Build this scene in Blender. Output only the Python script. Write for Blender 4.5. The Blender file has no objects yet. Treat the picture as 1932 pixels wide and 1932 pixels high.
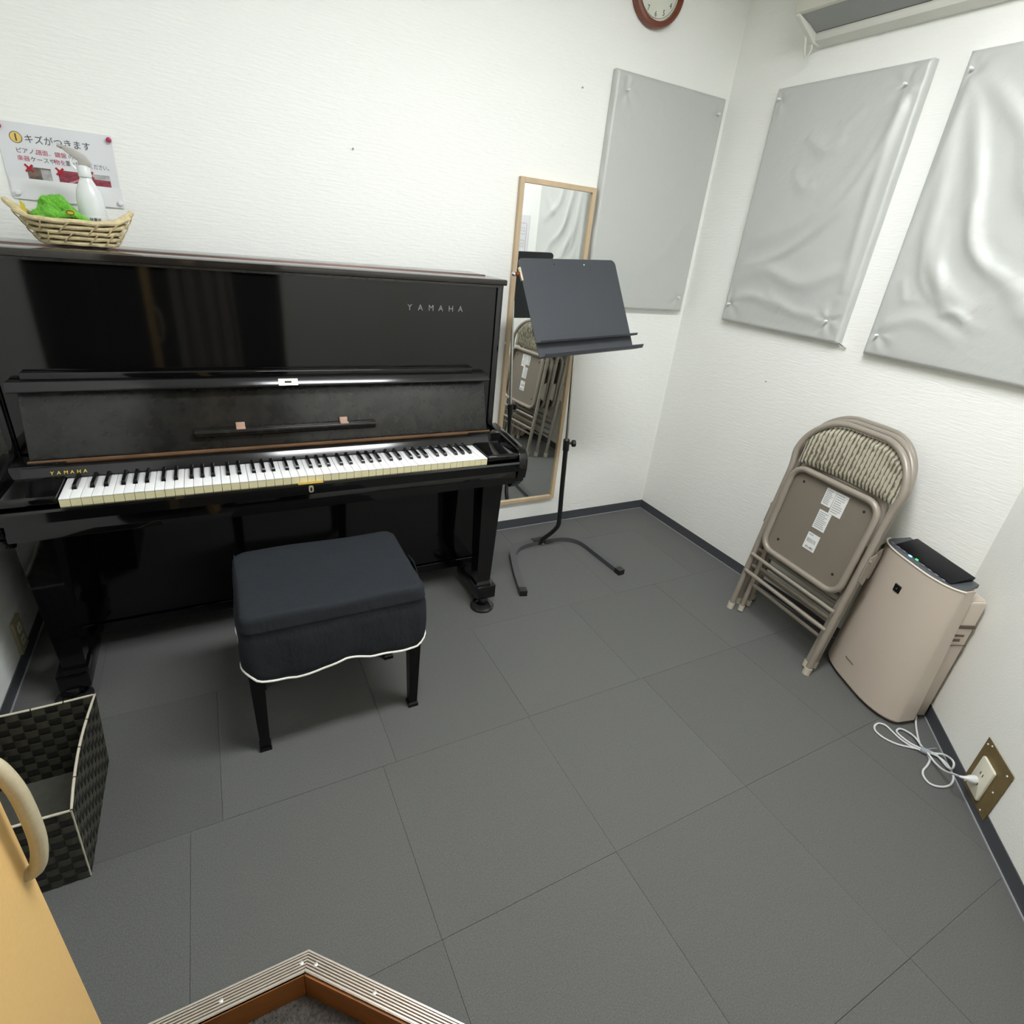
import bpy, bmesh, math, random
import numpy as np
from mathutils import Vector, Matrix
random.seed(7); np.random.seed(7)
sc = bpy.context.scene
COL = sc.collection
PI = math.pi

# ------------------------------------------------------------------ camera
cd = bpy.data.cameras.new('camera'); cam = bpy.data.objects.new('camera', cd); COL.objects.link(cam)
cam_pos = Vector((-2.24415, -2.30077, 1.42181))
rt = Vector((0.88733279, -0.45170779, 0.09273937)); fw = Vector((0.44531484, 0.78717484, -0.42667372))
up = rt.cross(fw)
M = Matrix.Identity(4)
for i in range(3):
    M[i][0] = rt[i]; M[i][1] = up[i]; M[i][2] = -fw[i]; M[i][3] = cam_pos[i]
cam.matrix_world = M
cd.sensor_width = 36; cd.lens = 36 * 1035.1224 / 1932
cd.shift_x = 6.61 / 1932; cd.shift_y = -22.61 / 1932
cd.clip_start = 0.02
sc.camera = cam
# ------------------------------------------------------------------ world, exposure
w = bpy.data.worlds.new('world'); sc.world = w; w.use_nodes = True
w.node_tree.nodes['Background'].inputs[0].default_value = (0.9, 0.95, 1, 1)
w.node_tree.nodes['Background'].inputs[1].default_value = 0.05
vs = sc.view_settings
vs.view_transform = 'Standard'; vs.look = 'None'; vs.gamma = 1; vs.use_curve_mapping = False
vs.exposure = 0.0
LAMP = 52.0          # strength of the ceiling lamp's diffuser
sc.cycles.max_bounces = 10; sc.cycles.diffuse_bounces = 6; sc.cycles.glossy_bounces = 5

# ------------------------------------------------------------------ materials
def lin(c):
    return tuple((x / 12.92 if x <= 0.04045 else ((x + 0.055) / 1.055) ** 2.4) for x in c)
def srgb(r, g, b): return lin((r / 255, g / 255, b / 255)) + (1,)
MT = {}
def mat(name, col, rough=0.5, metal=0.0, bump=None, var=None, emit=None, spec=0.5, coat=0.0, trans=0.0, sheen=0.0, objvar=0.0):
    """bump=(scale, strength, distance, (sx,sy,sz)); var=(scale, amount, (sx,sy,sz))"""
    m = bpy.data.materials.new(name); m.use_nodes = True
    nt = m.node_tree; b = nt.nodes['Principled BSDF']
    b.inputs['Base Color'].default_value = col; b.inputs['Roughness'].default_value = rough
    b.inputs['Metallic'].default_value = metal; b.inputs['Specular IOR Level'].default_value = spec
    b.inputs['Coat Weight'].default_value = coat; b.inputs['Transmission Weight'].default_value = trans
    b.inputs['Sheen Weight'].default_value = sheen
    if emit: b.inputs['Emission Color'].default_value = emit[0]; b.inputs['Emission Strength'].default_value = emit[1]
    tc = nt.nodes.new('ShaderNodeTexCoord')
    def noise(scale, st, detail=4, rough_=0.6):
        mp = nt.nodes.new('ShaderNodeMapping'); mp.inputs['Scale'].default_value = st
        nt.links.new(tc.outputs['Object'], mp.inputs[0])
        n = nt.nodes.new('ShaderNodeTexNoise'); n.inputs['Scale'].default_value = scale; n.inputs['Detail'].default_value = detail
        n.inputs['Roughness'].default_value = rough_
        nt.links.new(mp.outputs[0], n.inputs['Vector']); return n
    if var or objvar:
        last = None
        if var:
            n = noise(var[0], var[2] if len(var) > 2 else (1, 1, 1))
            mr = nt.nodes.new('ShaderNodeMapRange'); mr.inputs[1].default_value = 0.3; mr.inputs[2].default_value = 0.7
            mr.inputs[3].default_value = 1 - var[1]; mr.inputs[4].default_value = 1 + var[1]
            nt.links.new(n.outputs['Fac'], mr.inputs[0]); last = mr.outputs[0]
        if objvar:
            oi = nt.nodes.new('ShaderNodeObjectInfo'); mr2 = nt.nodes.new('ShaderNodeMapRange')
            mr2.inputs[3].default_value = 1 - objvar; mr2.inputs[4].default_value = 1 + objvar
            nt.links.new(oi.outputs['Random'], mr2.inputs[0])
            if last:
                mm = nt.nodes.new('ShaderNodeMath'); mm.operation = 'MULTIPLY'
                nt.links.new(last, mm.inputs[0]); nt.links.new(mr2.outputs[0], mm.inputs[1]); last = mm.outputs[0]
            else: last = mr2.outputs[0]
        vm = nt.nodes.new('ShaderNodeVectorMath'); vm.operation = 'SCALE'
        vm.inputs[0].default_value = col[:3]; nt.links.new(last, vm.inputs['Scale'])
        nt.links.new(vm.outputs[0], b.inputs['Base Color'])
    if bump:
        bumps = bump if isinstance(bump, list) else [bump]; prev = None
        for s, st, d, sv in bumps:
            n = noise(s, sv); bp = nt.nodes.new('ShaderNodeBump')
            bp.inputs['Strength'].default_value = st; bp.inputs['Distance'].default_value = d
            nt.links.new(n.outputs['Fac'], bp.inputs['Height'])
            if prev: nt.links.new(prev.outputs[0], bp.inputs['Normal'])
            prev = bp
        nt.links.new(prev.outputs[0], b.inputs['Normal'])
    MT[name] = m; return m

WALLC = srgb(243, 245, 241)
mat('wallpaper_x', WALLC, 0.75, bump=[(150, 0.8, 0.0022, (0.12, 1, 1)), (30, 0.15, 0.002, (1, 1, 1))], spec=0.3)
mat('wallpaper_y', WALLC, 0.75, bump=[(150, 0.8, 0.0022, (1, 0.12, 1)), (30, 0.15, 0.002, (1, 1, 1))], spec=0.3)
mat('wallpaper_d', WALLC, 0.75, bump=[(170, 0.8, 0.0020, (1, 1, 1)), (30, 0.15, 0.002, (1, 1, 1))], spec=0.3)
mat('ceiling', srgb(235, 235, 230), 0.9)
mat('carpet', srgb(97, 98, 96), 0.95, bump=[(800, 0.5, 0.002, (1, 1, 1))], var=(330, 0.22), objvar=0.05, spec=0.15, sheen=0.1)
mat('carpet_base', srgb(50, 50, 52), 0.95)
mat('vinyl_grey', srgb(72, 75, 80), 0.5)
mat('vinyl_edge', srgb(150, 152, 155), 0.5)
mat('entry_carpet', srgb(84, 80, 76), 0.98, bump=[(160, 0.9, 0.01, (1, 1, 1))], var=(130, 0.45))
mat('riser_wood', srgb(150, 92, 34), 0.45, var=(14, 0.18, (1, 1, 6)))
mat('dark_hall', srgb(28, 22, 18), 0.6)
mat('alu', srgb(214, 206, 196), 0.32, metal=0.85)
mat('alu_dark', srgb(120, 105, 92), 0.5, metal=0.4)
mat('screw', srgb(225, 222, 215), 0.3, metal=0.7)
mat('piano_black', (0.0035, 0.0035, 0.0035, 1), 0.06, bump=(9, 0.015, 0.002, (1, 1, 1)), spec=0.5)
mat('piano_satin', (0.016, 0.0155, 0.014, 1), 0.22, var=(20, 0.4), bump=(60, 0.04, 0.001, (.3, 1, 1)))
mat('piano_edge', (0.012, 0.012, 0.0125, 1), 0.16, bump=(40, 0.05, 0.001, (.2, 1, 1)))
mat('piano_lid_top', (0.02, 0.016, 0.014, 1), 0.08)
mat('hinge_strip', srgb(120, 92, 84), 0.35, metal=0.5)
mat('key_white', srgb(243, 244, 244), 0.25)
mat('key_cream', srgb(214, 208, 168), 0.4, var=(40, 0.05))
mat('key_black', (0.006, 0.006, 0.006, 1), 0.22)
mat('felt_brown', srgb(96, 70, 46), 0.9, var=(60, 0.3, (.2, 1, 1)))
mat('brass', srgb(222, 192, 110), 0.3, metal=0.85)
mat('brass_pale', srgb(214, 204, 176), 0.35, metal=0.6)
mat('gold_letter', srgb(235, 205, 80), 0.35, metal=0.3)
mat('grey_letter', srgb(118, 120, 120), 0.4)
mat('copper', srgb(200, 170, 152), 0.4, metal=0.3)
mat('glass_caster', (0.02, 0.02, 0.02, 1), 0.1)
mat('cover_cloth', srgb(42, 45, 49), 0.9, bump=[(900, 0.3, 0.0006, (1, 1, 1)), (11, 0.5, 0.02, (1, 1, .6))], sheen=0.0, spec=0.12)
mat('piping_white', srgb(232, 230, 224), 0.7)
mat('stool_leg', (0.002, 0.002, 0.002, 1), 0.25, spec=0.3)
mat('bin_dark', srgb(28, 28, 24), 0.5)
mat('bin_olive', srgb(66, 65, 54), 0.4, objvar=0.12)
mat('bin_floor', srgb(84, 83, 76), 0.6, var=(50, 0.15))
mat('bin_rim', srgb(196, 190, 172), 0.5)
mat('door_tan', srgb(222, 184, 120), 0.5, var=(200, 0.03))
mat('door_edge', srgb(190, 150, 92), 0.5)
mat('handle_ivory', srgb(182, 172, 144), 0.35, var=(220, 0.06))
mat('mirror', (0.9, 0.92, 0.91, 1), 0.0, metal=1.0)
mat('mirror_wood', srgb(198, 176, 144), 0.5, var=(18, 0.1, (1, 1, .15)))
mat('backing', srgb(120, 100, 80), 0.8)
mat('silver_cloth', srgb(196, 199, 196), 0.5, metal=0.2, bump=[(600, 0.15, 0.0005, (1, 1, 1)), (9, 0.35, 0.012, (1, 1, 1))], spec=0.4)
mat('pin_white', srgb(235, 236, 238), 0.3)
mat('pin_magenta', srgb(176, 36, 92), 0.35)
mat('stand_black', srgb(60, 63, 69), 0.45, var=(3, 0.05))
mat('stand_tube', (0.01, 0.01, 0.01, 1), 0.35)
mat('stand_base', srgb(78, 80, 81), 0.45)
mat('chrome', (0.75, 0.72, 0.72, 1), 0.12, metal=1.0)
mat('chair_metal', srgb(152, 144, 133), 0.38, metal=0.15)
mat('chair_pan', srgb(128, 120, 109), 0.45, metal=0.1)
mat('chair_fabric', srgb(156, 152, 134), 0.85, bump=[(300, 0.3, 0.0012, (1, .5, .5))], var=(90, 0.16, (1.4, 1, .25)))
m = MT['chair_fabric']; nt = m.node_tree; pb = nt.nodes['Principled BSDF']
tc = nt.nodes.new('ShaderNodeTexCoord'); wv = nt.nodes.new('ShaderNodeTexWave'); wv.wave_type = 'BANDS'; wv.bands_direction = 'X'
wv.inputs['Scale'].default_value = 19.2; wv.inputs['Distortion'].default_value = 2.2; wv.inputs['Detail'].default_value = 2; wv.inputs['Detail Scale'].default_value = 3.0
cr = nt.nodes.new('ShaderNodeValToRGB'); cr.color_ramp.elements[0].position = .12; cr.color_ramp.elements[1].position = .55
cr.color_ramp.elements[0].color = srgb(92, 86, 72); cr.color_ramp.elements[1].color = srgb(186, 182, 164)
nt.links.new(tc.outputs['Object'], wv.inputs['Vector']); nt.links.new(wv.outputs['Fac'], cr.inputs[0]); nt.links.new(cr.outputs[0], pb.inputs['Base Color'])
mat('chair_foot', srgb(198, 190, 172), 0.5)
mat('dark_hole', (0.01, 0.01, 0.01, 1), 0.7)
mat('label_white', srgb(226, 228, 226), 0.6)
mat('label_print', srgb(150, 154, 154), 0.7)
mat('label_blue', srgb(150, 190, 215), 0.7)
mat('pur_body', srgb(196, 185, 172), 0.35, var=(400, 0.02))
mat('pur_edge', srgb(226, 218, 206), 0.35)
mat('pur_black', (0.005, 0.005, 0.007, 1), 0.3, spec=0.3)
mat('pur_dgrey', srgb(70, 74, 78), 0.3)
mat('pur_button', srgb(120, 124, 134), 0.3)
mat('pur_slot', srgb(92, 78, 68), 0.5)
mat('pur_light', srgb(200, 216, 170), 0.3)
mat('led_blue', srgb(120, 190, 255), 0.3, emit=(srgb(110, 190, 255), 4))
mat('led_green', srgb(60, 230, 110), 0.3, emit=(srgb(50, 230, 100), 2.5))
mat('cord_white', srgb(214, 217, 218), 0.4)
mat('tie_grey', srgb(150, 158, 165), 0.5)
mat('outlet_ivory', srgb(226, 224, 206), 0.35)
mat('outlet_beige', srgb(168, 160, 132), 0.5)
mat('plate_brown', srgb(122, 104, 66), 0.42, metal=0.25, var=(40, 0.1))
mat('ac_white', srgb(206, 206, 192), 0.4)
mat('ac_grey', srgb(150, 152, 150), 0.4)
mat('ac_dark', (0.01, 0.01, 0.01, 1), 0.6)
mat('ac_side', srgb(214, 214, 206), 0.4)
mat('clock_wood', srgb(112, 50, 24), 0.25, var=(8, 0.2, (1, 1, 4)), coat=0.3)
mat('clock_dial', srgb(222, 224, 212), 0.35)
mat('ink_dark', srgb(60, 64, 66), 0.6)
mat('paper', srgb(222, 224, 228), 0.45)
mat('sleeve', srgb(232, 234, 236), 0.25)
mat('poster_red', srgb(178, 60, 92), 0.6)
mat('poster_xred', srgb(170, 28, 44), 0.6)
mat('poster_yellow', srgb(226, 196, 110), 0.6)
mat('poster_brown', srgb(110, 96, 88), 0.6, var=(60, 0.5))
mat('poster_grey', srgb(170, 170, 170), 0.6, var=(50, 0.3))
mat('poster_wine', srgb(140, 60, 74), 0.6, var=(70, 0.5, (1, 1, 3)))
mat('poster_pink', srgb(205, 150, 162), 0.6, var=(60, 0.3))
mat('straw', srgb(208, 192, 150), 0.7, var=(60, 0.22), bump=(140, 0.6, 0.003, (.3, 1, 1)))
mat('straw_dark', srgb(104, 86, 54), 0.8, var=(60, 0.3))
mat('bottle_white', srgb(222, 226, 226), 0.22, spec=0.5, var=(3, 0.01))
mat('trigger_grey', srgb(176, 172, 166), 0.4)
mat('green_fuzz', srgb(122, 214, 48), 0.95, bump=[(170, 1.0, 0.012, (1, 1, 1))], sheen=0.3, var=(90, 0.12))
mat('tag_yellow', srgb(196, 182, 60), 0.8)
mat('tag_ink', srgb(74, 70, 30), 0.8)
mat('lamp_glow', (1, 1, 1, 1), 0.5, emit=((0.97, 0.985, 1.0, 1), LAMP))
mat('lamp_rim', srgb(240, 240, 240), 0.4)
mat('wall_mark', srgb(150, 150, 145), 0.7)
mat('shirt_grey', srgb(150, 146, 138), 0.9)

# ------------------------------------------------------------------ mesh helpers
class MB:
    def __init__(s): s.bm = bmesh.new(); s.mi = 0
    def face(s, vs):
        try:
            f = s.bm.faces.new(vs); f.material_index = s.mi; return f
        except ValueError: return None
    def box(s, x0, x1, y0, y1, z0, z1, bev=0, seg=2):
        V = [s.bm.verts.new(p) for p in ((x0,y0,z0),(x1,y0,z0),(x1,y1,z0),(x0,y1,z0),(x0,y0,z1),(x1,y0,z1),(x1,y1,z1),(x0,y1,z1))]
        F = [s.face([V[i] for i in q]) for q in ((0,3,2,1),(4,5,6,7),(0,1,5,4),(1,2,6,5),(2,3,7,6),(3,0,4,7))]
        if bev:
            es = list({e for f in F for e in f.edges})
            r = bmesh.ops.bevel(s.bm, geom=es, offset=bev, segments=seg, affect='EDGES', profile=0.5)
            for f in r['faces']: f.material_index = s.mi
        return s
    def prism(s, poly, a0, a1, axis='x', bev=0, seg=2):
        """poly: 2-D outline; extruded a0..a1 along axis. x: poly=(y,z); y: poly=(x,z); z: poly=(x,y)"""
        def P(p, a): return {'x': (a, p[0], p[1]), 'y': (p[0], a, p[1]), 'z': (p[0], p[1], a)}[axis]
        A = [s.bm.verts.new(P(p, a0)) for p in poly]; B = [s.bm.verts.new(P(p, a1)) for p in poly]
        n = len(poly); F = [s.face(A), s.face(B[::-1])]
        for i in range(n): F.append(s.face([A[i], B[i], B[(i+1) % n], A[(i+1) % n]]))
        F = [f for f in F if f]
        bmesh.ops.recalc_face_normals(s.bm, faces=F)
        if bev:
            es = list({e for f in F for e in f.edges})
            r = bmesh.ops.bevel(s.bm, geom=es, offset=bev, segments=seg, affect='EDGES', profile=0.5)
            for f in r['faces']: f.material_index = s.mi
        return s
    def tube(s, pts, r, n=10, closed=False, caps=True, flat=None):
        pts = [Vector(p) for p in pts]; N = len(pts); rings = []
        rr = r if isinstance(r, (list, tuple)) else [r] * N
        T = []
        for i in range(N):
            a = pts[(i - 1) % N] if (closed or i > 0) else pts[i]
            b = pts[(i + 1) % N] if (closed or i < N - 1) else pts[i]
            T.append((b - a).normalized())
        nrm = T[0].orthogonal().normalized() if flat is None else Vector(flat)
        for i in range(N):
            nrm = (nrm - T[i] * nrm.dot(T[i])).normalized(); bi = T[i].cross(nrm)
            rings.append([s.bm.verts.new(pts[i] + (nrm * math.cos(2*PI*k/n) + bi * math.sin(2*PI*k/n)) * rr[i]) for k in range(n)])
        for i in range(N if closed else N - 1):
            A = rings[i]; B = rings[(i+1) % N]
            off = 0
            if closed and i == N - 1:
                off = min(range(n), key=lambda k: (A[0].co - B[k].co).length)
            for k in range(n): s.face([A[k], A[(k+1) % n], B[(k+1+off) % n], B[(k+off) % n]])
        if caps and not closed:
            s.face(rings[0][::-1]); s.face(rings[-1])
        return s
    def bar(s, pts, w, h, upv=(0, 0, 1)):
        """rectangular section swept along pts, w sideways, h along upv"""
        pts = [Vector(p) for p in pts]; U = Vector(upv); rings = []
        for i, p in enumerate(pts):
            a = pts[max(i-1, 0)]; b = pts[min(i+1, len(pts)-1)]; t = (b - a).normalized()
            sd = t.cross(U).normalized(); u2 = sd.cross(t).normalized()
            rings.append([s.bm.verts.new(p + sd*w/2*x + u2*h/2*y) for x, y in ((-1,-1),(1,-1),(1,1),(-1,1))])
        for A, B in zip(rings, rings[1:]):
            for k in range(4): s.face([A[k], A[(k+1) % 4], B[(k+1) % 4], B[k]])
        s.face(rings[0][::-1]); s.face(rings[-1]); return s
    def lathe(s, prof, n=24, c=(0, 0, 0), axis='z', cap=True):
        """prof list of (r, h)"""
        rings = []
        for r, h in prof:
            ring = []
            for k in range(n):
                a = 2*PI*k/n; u, v = r*math.cos(a), r*math.sin(a)
                p = {'z': (u, v, h), 'y': (u, h, v), 'x': (h, u, v)}[axis]
                ring.append(s.bm.verts.new((p[0]+c[0], p[1]+c[1], p[2]+c[2])))
            rings.append(ring)
        F = []
        for A, B in zip(rings, rings[1:]):
            for k in range(n): F.append(s.face([A[k], A[(k+1) % n], B[(k+1) % n], B[k]]))
        if cap: F.append(s.face(rings[0][::-1])); F.append(s.face(rings[-1]))
        bmesh.ops.recalc_face_normals(s.bm, faces=[f for f in F if f]); return s
    def loft(s, rings, cap0=True, cap1=True, closed=True):
        R = [[s.bm.verts.new(p) for p in r] for r in rings]; n = len(R[0]); F = []
        for A, B in zip(R, R[1:]):
            for k in range(n if closed else n-1): F.append(s.face([A[k], A[(k+1) % n], B[(k+1) % n], B[k]]))
        if cap0: F.append(s.face(R[0][::-1]))
        if cap1: F.append(s.face(R[-1]))
        bmesh.ops.recalc_face_normals(s.bm, faces=[f for f in F if f]); return s
    def grid(s, f, nu, nv):
        V = [[s.bm.verts.new(f(i/nu, j/nv)) for i in range(nu+1)] for j in range(nv+1)]
        for j in range(nv):
            for i in range(nu): s.face([V[j][i], V[j][i+1], V[j+1][i+1], V[j+1][i]])
        return s
    def sphere(s, c, r, seg=12, sc_=(1, 1, 1)):
        m = Matrix.Translation(c) @ Matrix.Diagonal((r*sc_[0], r*sc_[1], r*sc_[2], 1))
        d = bmesh.ops.create_uvsphere(s.bm, u_segments=seg, v_segments=max(6, seg//2+2), radius=1, matrix=m)
        for v in d['verts']:
            for f in v.link_faces: f.material_index = s.mi
        return s
    def build(s, name, mats, parent=None, smooth=False, angle=40, **props):
        me = bpy.data.meshes.new(name); s.bm.to_mesh(me); s.bm.free()
        if not isinstance(mats, (list, tuple)): mats = [mats]
        for m in mats: me.materials.append(MT[m])
        if smooth:
            me.polygons.foreach_set('use_smooth', [True]*len(me.polygons))
            me.set_sharp_from_angle(angle=math.radians(angle))
        return link(name, me, parent, **props)
def link(name, data, parent=None, **props):
    o = bpy.data.objects.new(name, data); COL.objects.link(o)
    if parent: o.parent = parent
    for k, v in props.items(): o[k] = v
    return o
def tag(o, label, cat, group=None):
    o['label'] = label; o['category'] = cat
    if group: o['group'] = group
    return o
def thing(name, label, cat, loc=(0, 0, 0), group=None, mtx=None):
    o = bpy.data.objects.new(name, None); COL.objects.link(o); o.empty_display_size = 0.05
    if mtx is not None: o.matrix_world = mtx
    else: o.location = loc
    return tag(o, label, cat, group)
def struct(o): o['kind'] = 'structure'; return o
def frame(origin, X, Y, Z):
    m = Matrix.Identity(4)
    for i in range(3): m[i][0] = X[i]; m[i][1] = Y[i]; m[i][2] = Z[i]; m[i][3] = origin[i]
    return m
def arc(c, r, a0, a1, n): return [(c[0]+r*math.cos(a0+(a1-a0)*i/n), c[1]+r*math.sin(a0+(a1-a0)*i/n)) for i in range(n+1)]
def rrect(x0, x1, y0, y1, r, n=5):
    return (arc((x1-r, y1-r), r, 0, PI/2, n) + arc((x0+r, y1-r), r, PI/2, PI, n) + arc((x0+r, y0+r), r, PI, 1.5*PI, n) + arc((x1-r, y0+r), r, 1.5*PI, 2*PI, n))
def smoothpath(pts, n=6, closed=False):
    P = [Vector(p) for p in pts]; out = []; N = len(P)
    for i in range(N if closed else N-1):
        p1 = P[i]; p2 = P[(i+1) % N]
        p0 = P[i-1] if (closed or i > 0) else p1; p3 = P[(i+2) % N] if (closed or i+2 < N) else p2
        for k in range(n):
            t = k/n
            out.append(0.5*((2*p1)+(p2-p0)*t+(2*p0-5*p1+4*p2-p3)*t*t+(3*p1-p0-3*p2+p3)*t**3))
    if not closed: out.append(P[-1])
    return out
def text_mesh(txt, size, extrude=0.0003, spacing=1.0, align='LEFT', wscale=1.0):
    c = bpy.data.curves.new('t', 'FONT'); c.body = txt; c.size = size; c.extrude = extrude; c.space_character = spacing
    c.align_x = align; c.resolution_u = 3
    o = bpy.data.objects.new('t', c); COL.objects.link(o)
    bpy.context.view_layer.update()
    me = bpy.data.meshes.new_from_object(o.evaluated_get(bpy.context.evaluated_depsgraph_get()))
    bpy.data.objects.remove(o); bpy.data.curves.remove(c)
    if wscale != 1:
        for v in me.vertices: v.co.x *= wscale
    return me
def text(name, txt, size, material, parent, origin, X, Y, **k):
    """X: reading direction, Y: up of letters"""
    me = text_mesh(txt, size, **k); me.materials.clear(); me.materials.append(MT[material])
    X = Vector(X).normalized(); Y = Vector(Y).normalized(); Z = X.cross(Y)
    m = frame(origin, X, Y, Z); me.transform(m)
    return link(name, me, parent)

# ------------------------------------------------------------------ room shell
FY = -1.646                                      # the right wall folds here
CX, CY = -1.075, -2.721                          # chamfer meets the entry wall
JX = -1.78                                       # jamb of the entry opening
TX, TY = -2.215, -1.581                          # corner of the step
WL = -2.92; CEIL = 2.56
s2 = math.sqrt(.5)
def wallbox(name, p0, p1, z0, z1, th, side, m):
    """vertical slab from p0 to p1 (plan), thickness th on `side` (outside) of the line"""
    d = Vector((p1[0]-p0[0], p1[1]-p0[1])).normalized(); n = Vector((-d.y, d.x)) * side * th
    b = MB(); b.prism([(p0[0], p0[1]), (p1[0], p1[1]), (p1[0]+n.x, p1[1]+n.y), (p0[0]+n.x, p0[1]+n.y)], z0, z1, 'z')
    return struct(b.build(name, m))
wall_back = wallbox('wall_back', (WL-.1, 0), (0.1, 0), -0.02, CEIL, .1, 1, 'wallpaper_x')
wallbox('wall_right', (0, 0), (0, FY), -0.02, CEIL, .1, 1, 'wallpaper_y')
wallbox('wall_corner', (0, FY), (CX, CY), -0.02, CEIL, .1, 1, 'wallpaper_d')
wallbox('wall_left', (WL, 0), (WL, TY-.02), -0.02, CEIL, .1, -1, 'wallpaper_y')
wallbox('wall_front', (CX, CY), (JX, CY), -0.1, CEIL, .1, 1, 'wallpaper_x')
# hall behind the camera, its unlit gloom put into the wall colour
wallbox('wall_hall_left', (WL, TY-.02), (WL, -3.5), -0.1, CEIL, .1, -1, 'dark_hall')
wallbox('wall_hall_back', (WL, -3.5), (JX, -3.5), -0.1, CEIL, .1, 1, 'dark_hall')
wallbox('wall_hall_right', (JX, CY-.101), (JX, -3.5), -0.1, CEIL, .1, 1, 'dark_hall')
b = MB(); b.prism([(WL-.1, .1), (.1, .1), (.1, -1.7), (-1.0, -3.6), (WL-.1, -3.6)], CEIL, CEIL+.05, 'z'); struct(b.build('ceiling', 'ceiling'))
def clip(poly, a, b_, c):
    """keep a*x+b*y<=c"""
    out = []
    for i in range(len(poly)):
        p, q = poly[i], poly[(i+1) % len(poly)]; dp = a*p[0]+b_*p[1]-c; dq = a*q[0]+b_*q[1]-c
        if dp <= 0: out.append(p)
        if dp*dq < 0: t = dp/(dp-dq); out.append((p[0]+(q[0]-p[0])*t, p[1]+(q[1]-p[1])*t))
    return out
b = MB()
b.prism([(WL, 0), (0, 0), (0, FY), (CX, CY), (TX, TY), (WL, TY)], -0.02, -0.006, 'z')
floor = struct(b.build('floor', 'carpet_base'))
# carpet tiles, one object each; seams measured in the photograph
rows = [(0.25, -.229), (-.229, -.713), (-.713, -1.197), (-1.197, -1.681), (-1.681, -2.165), (-2.165, -2.75)]
xs_lo = [-3.44, -2.94, -2.44, -1.947, -1.460, -.970, -.483, 0.05]
xs_hi = [-3.30, -2.83, -2.367, -1.907, -1.4555, -.985, -.50, 0.05]
ti = 0
for r, (ya, yb) in enumerate(rows):
    xs = xs_hi if r in (0, 2) else ([-3.2, -2.70, -2.21, -1.71, -1.22, -.73, -.24, .05] if r == 1 else xs_lo)
    for xa, xb in zip(xs, xs[1:]):
        g = 0.0003 if (r + int(xa*10)) % 3 else 0.0006
        q = [(xa+g, yb+g), (xb-g, yb+g), (xb-g, ya-g), (xa+g, ya-g)]
        q = clip(q, 1, 0, -.001); q = clip(q, 0, 1, -.001) if q else q
        q = clip(q, -1, 0, -WL-.001) if q else q
        q = clip(q, 1, -1, 1.646-.001) if q else q
        if not q or len(q) < 3: continue
        p1 = clip(q, 0, -1, 1.581-.002)            # y >= TY
        p2 = clip(clip(q, 0, 1, -1.581+.002), -1, -1, 3.796-.002) if min(p[1] for p in q) < TY else []
        tb = MB()
        for pp in (p1, p2):
            if pp and len(pp) >= 3:
                ar = abs(sum(pp[i][0]*pp[(i+1) % len(pp)][1]-pp[(i+1) % len(pp)][0]*pp[i][1] for i in range(len(pp))))/2
                if ar > 1e-4: tb.prism(pp, -.006, 0 + random.uniform(-.0003, 0), 'z')
        if len(tb.bm.faces): tb.build('carpet_tile', 'carpet', floor)
        else: tb.bm.free()
# baseboards with a pale lower edge
def baseboard(name, p0, p1, side):
    d = Vector((p1[0]-p0[0], p1[1]-p0[1])).normalized(); n = Vector((-d.y, d.x)) * side
    def q(o0, o1): return [(p0[0]+n.x*o0, p0[1]+n.y*o0), (p1[0]+n.x*o0, p1[1]+n.y*o0), (p1[0]+n.x*o1, p1[1]+n.y*o1), (p0[0]+n.x*o1, p0[1]+n.y*o1)]
    b = MB(); b.prism(q(0, .003), 0, .053, 'z'); o = struct(b.build(name, 'vinyl_grey'))
    b = MB(); b.prism(q(0.003, .0075), 0.0, .003, 'z'); b.build('toe_edge', 'vinyl_edge', o); return o
baseboard('baseboard_back', (WL, 0), (0, 0), -1)
baseboard('baseboard_right', (0, 0), (0, FY), -1)
baseboard('baseboard_corner', (0, FY), (CX, CY), -1)
baseboard('baseboard_left', (WL, 0), (WL, TY), 1)
# step: two ribbed aluminium nosings, wooden risers, sunken entry floor
def nosing(name, p0, p1, side, wd):
    d = Vector((p1[0]-p0[0], p1[1]-p0[1])); L = d.length; d.normalize(); n = Vector((-d.y, d.x))*side
    def quad(o0, o1):                                # mitred at p0
        return [(p0[0]+n.x*o0+d.x*o0*MIT, p0[1]+n.y*o0+d.y*o0*MIT), (p1[0]+n.x*o0, p1[1]+n.y*o0), (p1[0]+n.x*o1, p1[1]+n.y*o1), (p0[0]+n.x*o1+d.x*o1*MIT, p0[1]+n.y*o1+d.y*o1*MIT)]
    MIT = MITRE
    b = MB(); b.prism(quad(0, wd), -.004, .0015, 'z'); o = struct(b.build(name, 'alu_dark'))
    k = 7; pitch = wd/k
    for i in range(k):
        wv = .62 if 0 < i < k-1 else .8
        rb = MB(); rb.prism(quad(i*pitch, (i+wv)*pitch), .0015, .0042, 'z', bev=.0005, seg=1); rb.build('rib', 'alu', o)
    b = MB(); b.prism(quad(wd-.003, wd), -.012, .003, 'z'); b.build('lip', 'alu', o)
    for t in ((.018, .17, .36) if name == 'trim_1' else (.03, .17, .34)):
        c = Vector(p0)+d*(t)+n*wd*.5
        sb = MB(); sb.lathe([(.0042, .003), (.0042, .0048), (.002, .0055)], 12, (c.x, c.y, 0)); sb.build('screw', 'screw', o, smooth=True)
    return o
MITRE = math.tan(math.radians(22.5))
nosing('trim_1', (TX, TY), (WL, TY), 1, .038)
nosing('trim_2', (TX, TY), (CX-.05, CY+.05), -1, .036)
b = MB(); b.prism([(WL, TY-.040), (TX+.017*-1, TY-.040), (TX-.017, TY-.02), (WL, TY-.02)], -.09, -.004, 'z'); struct(b.build('trim_3', 'riser_wood'))
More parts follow.
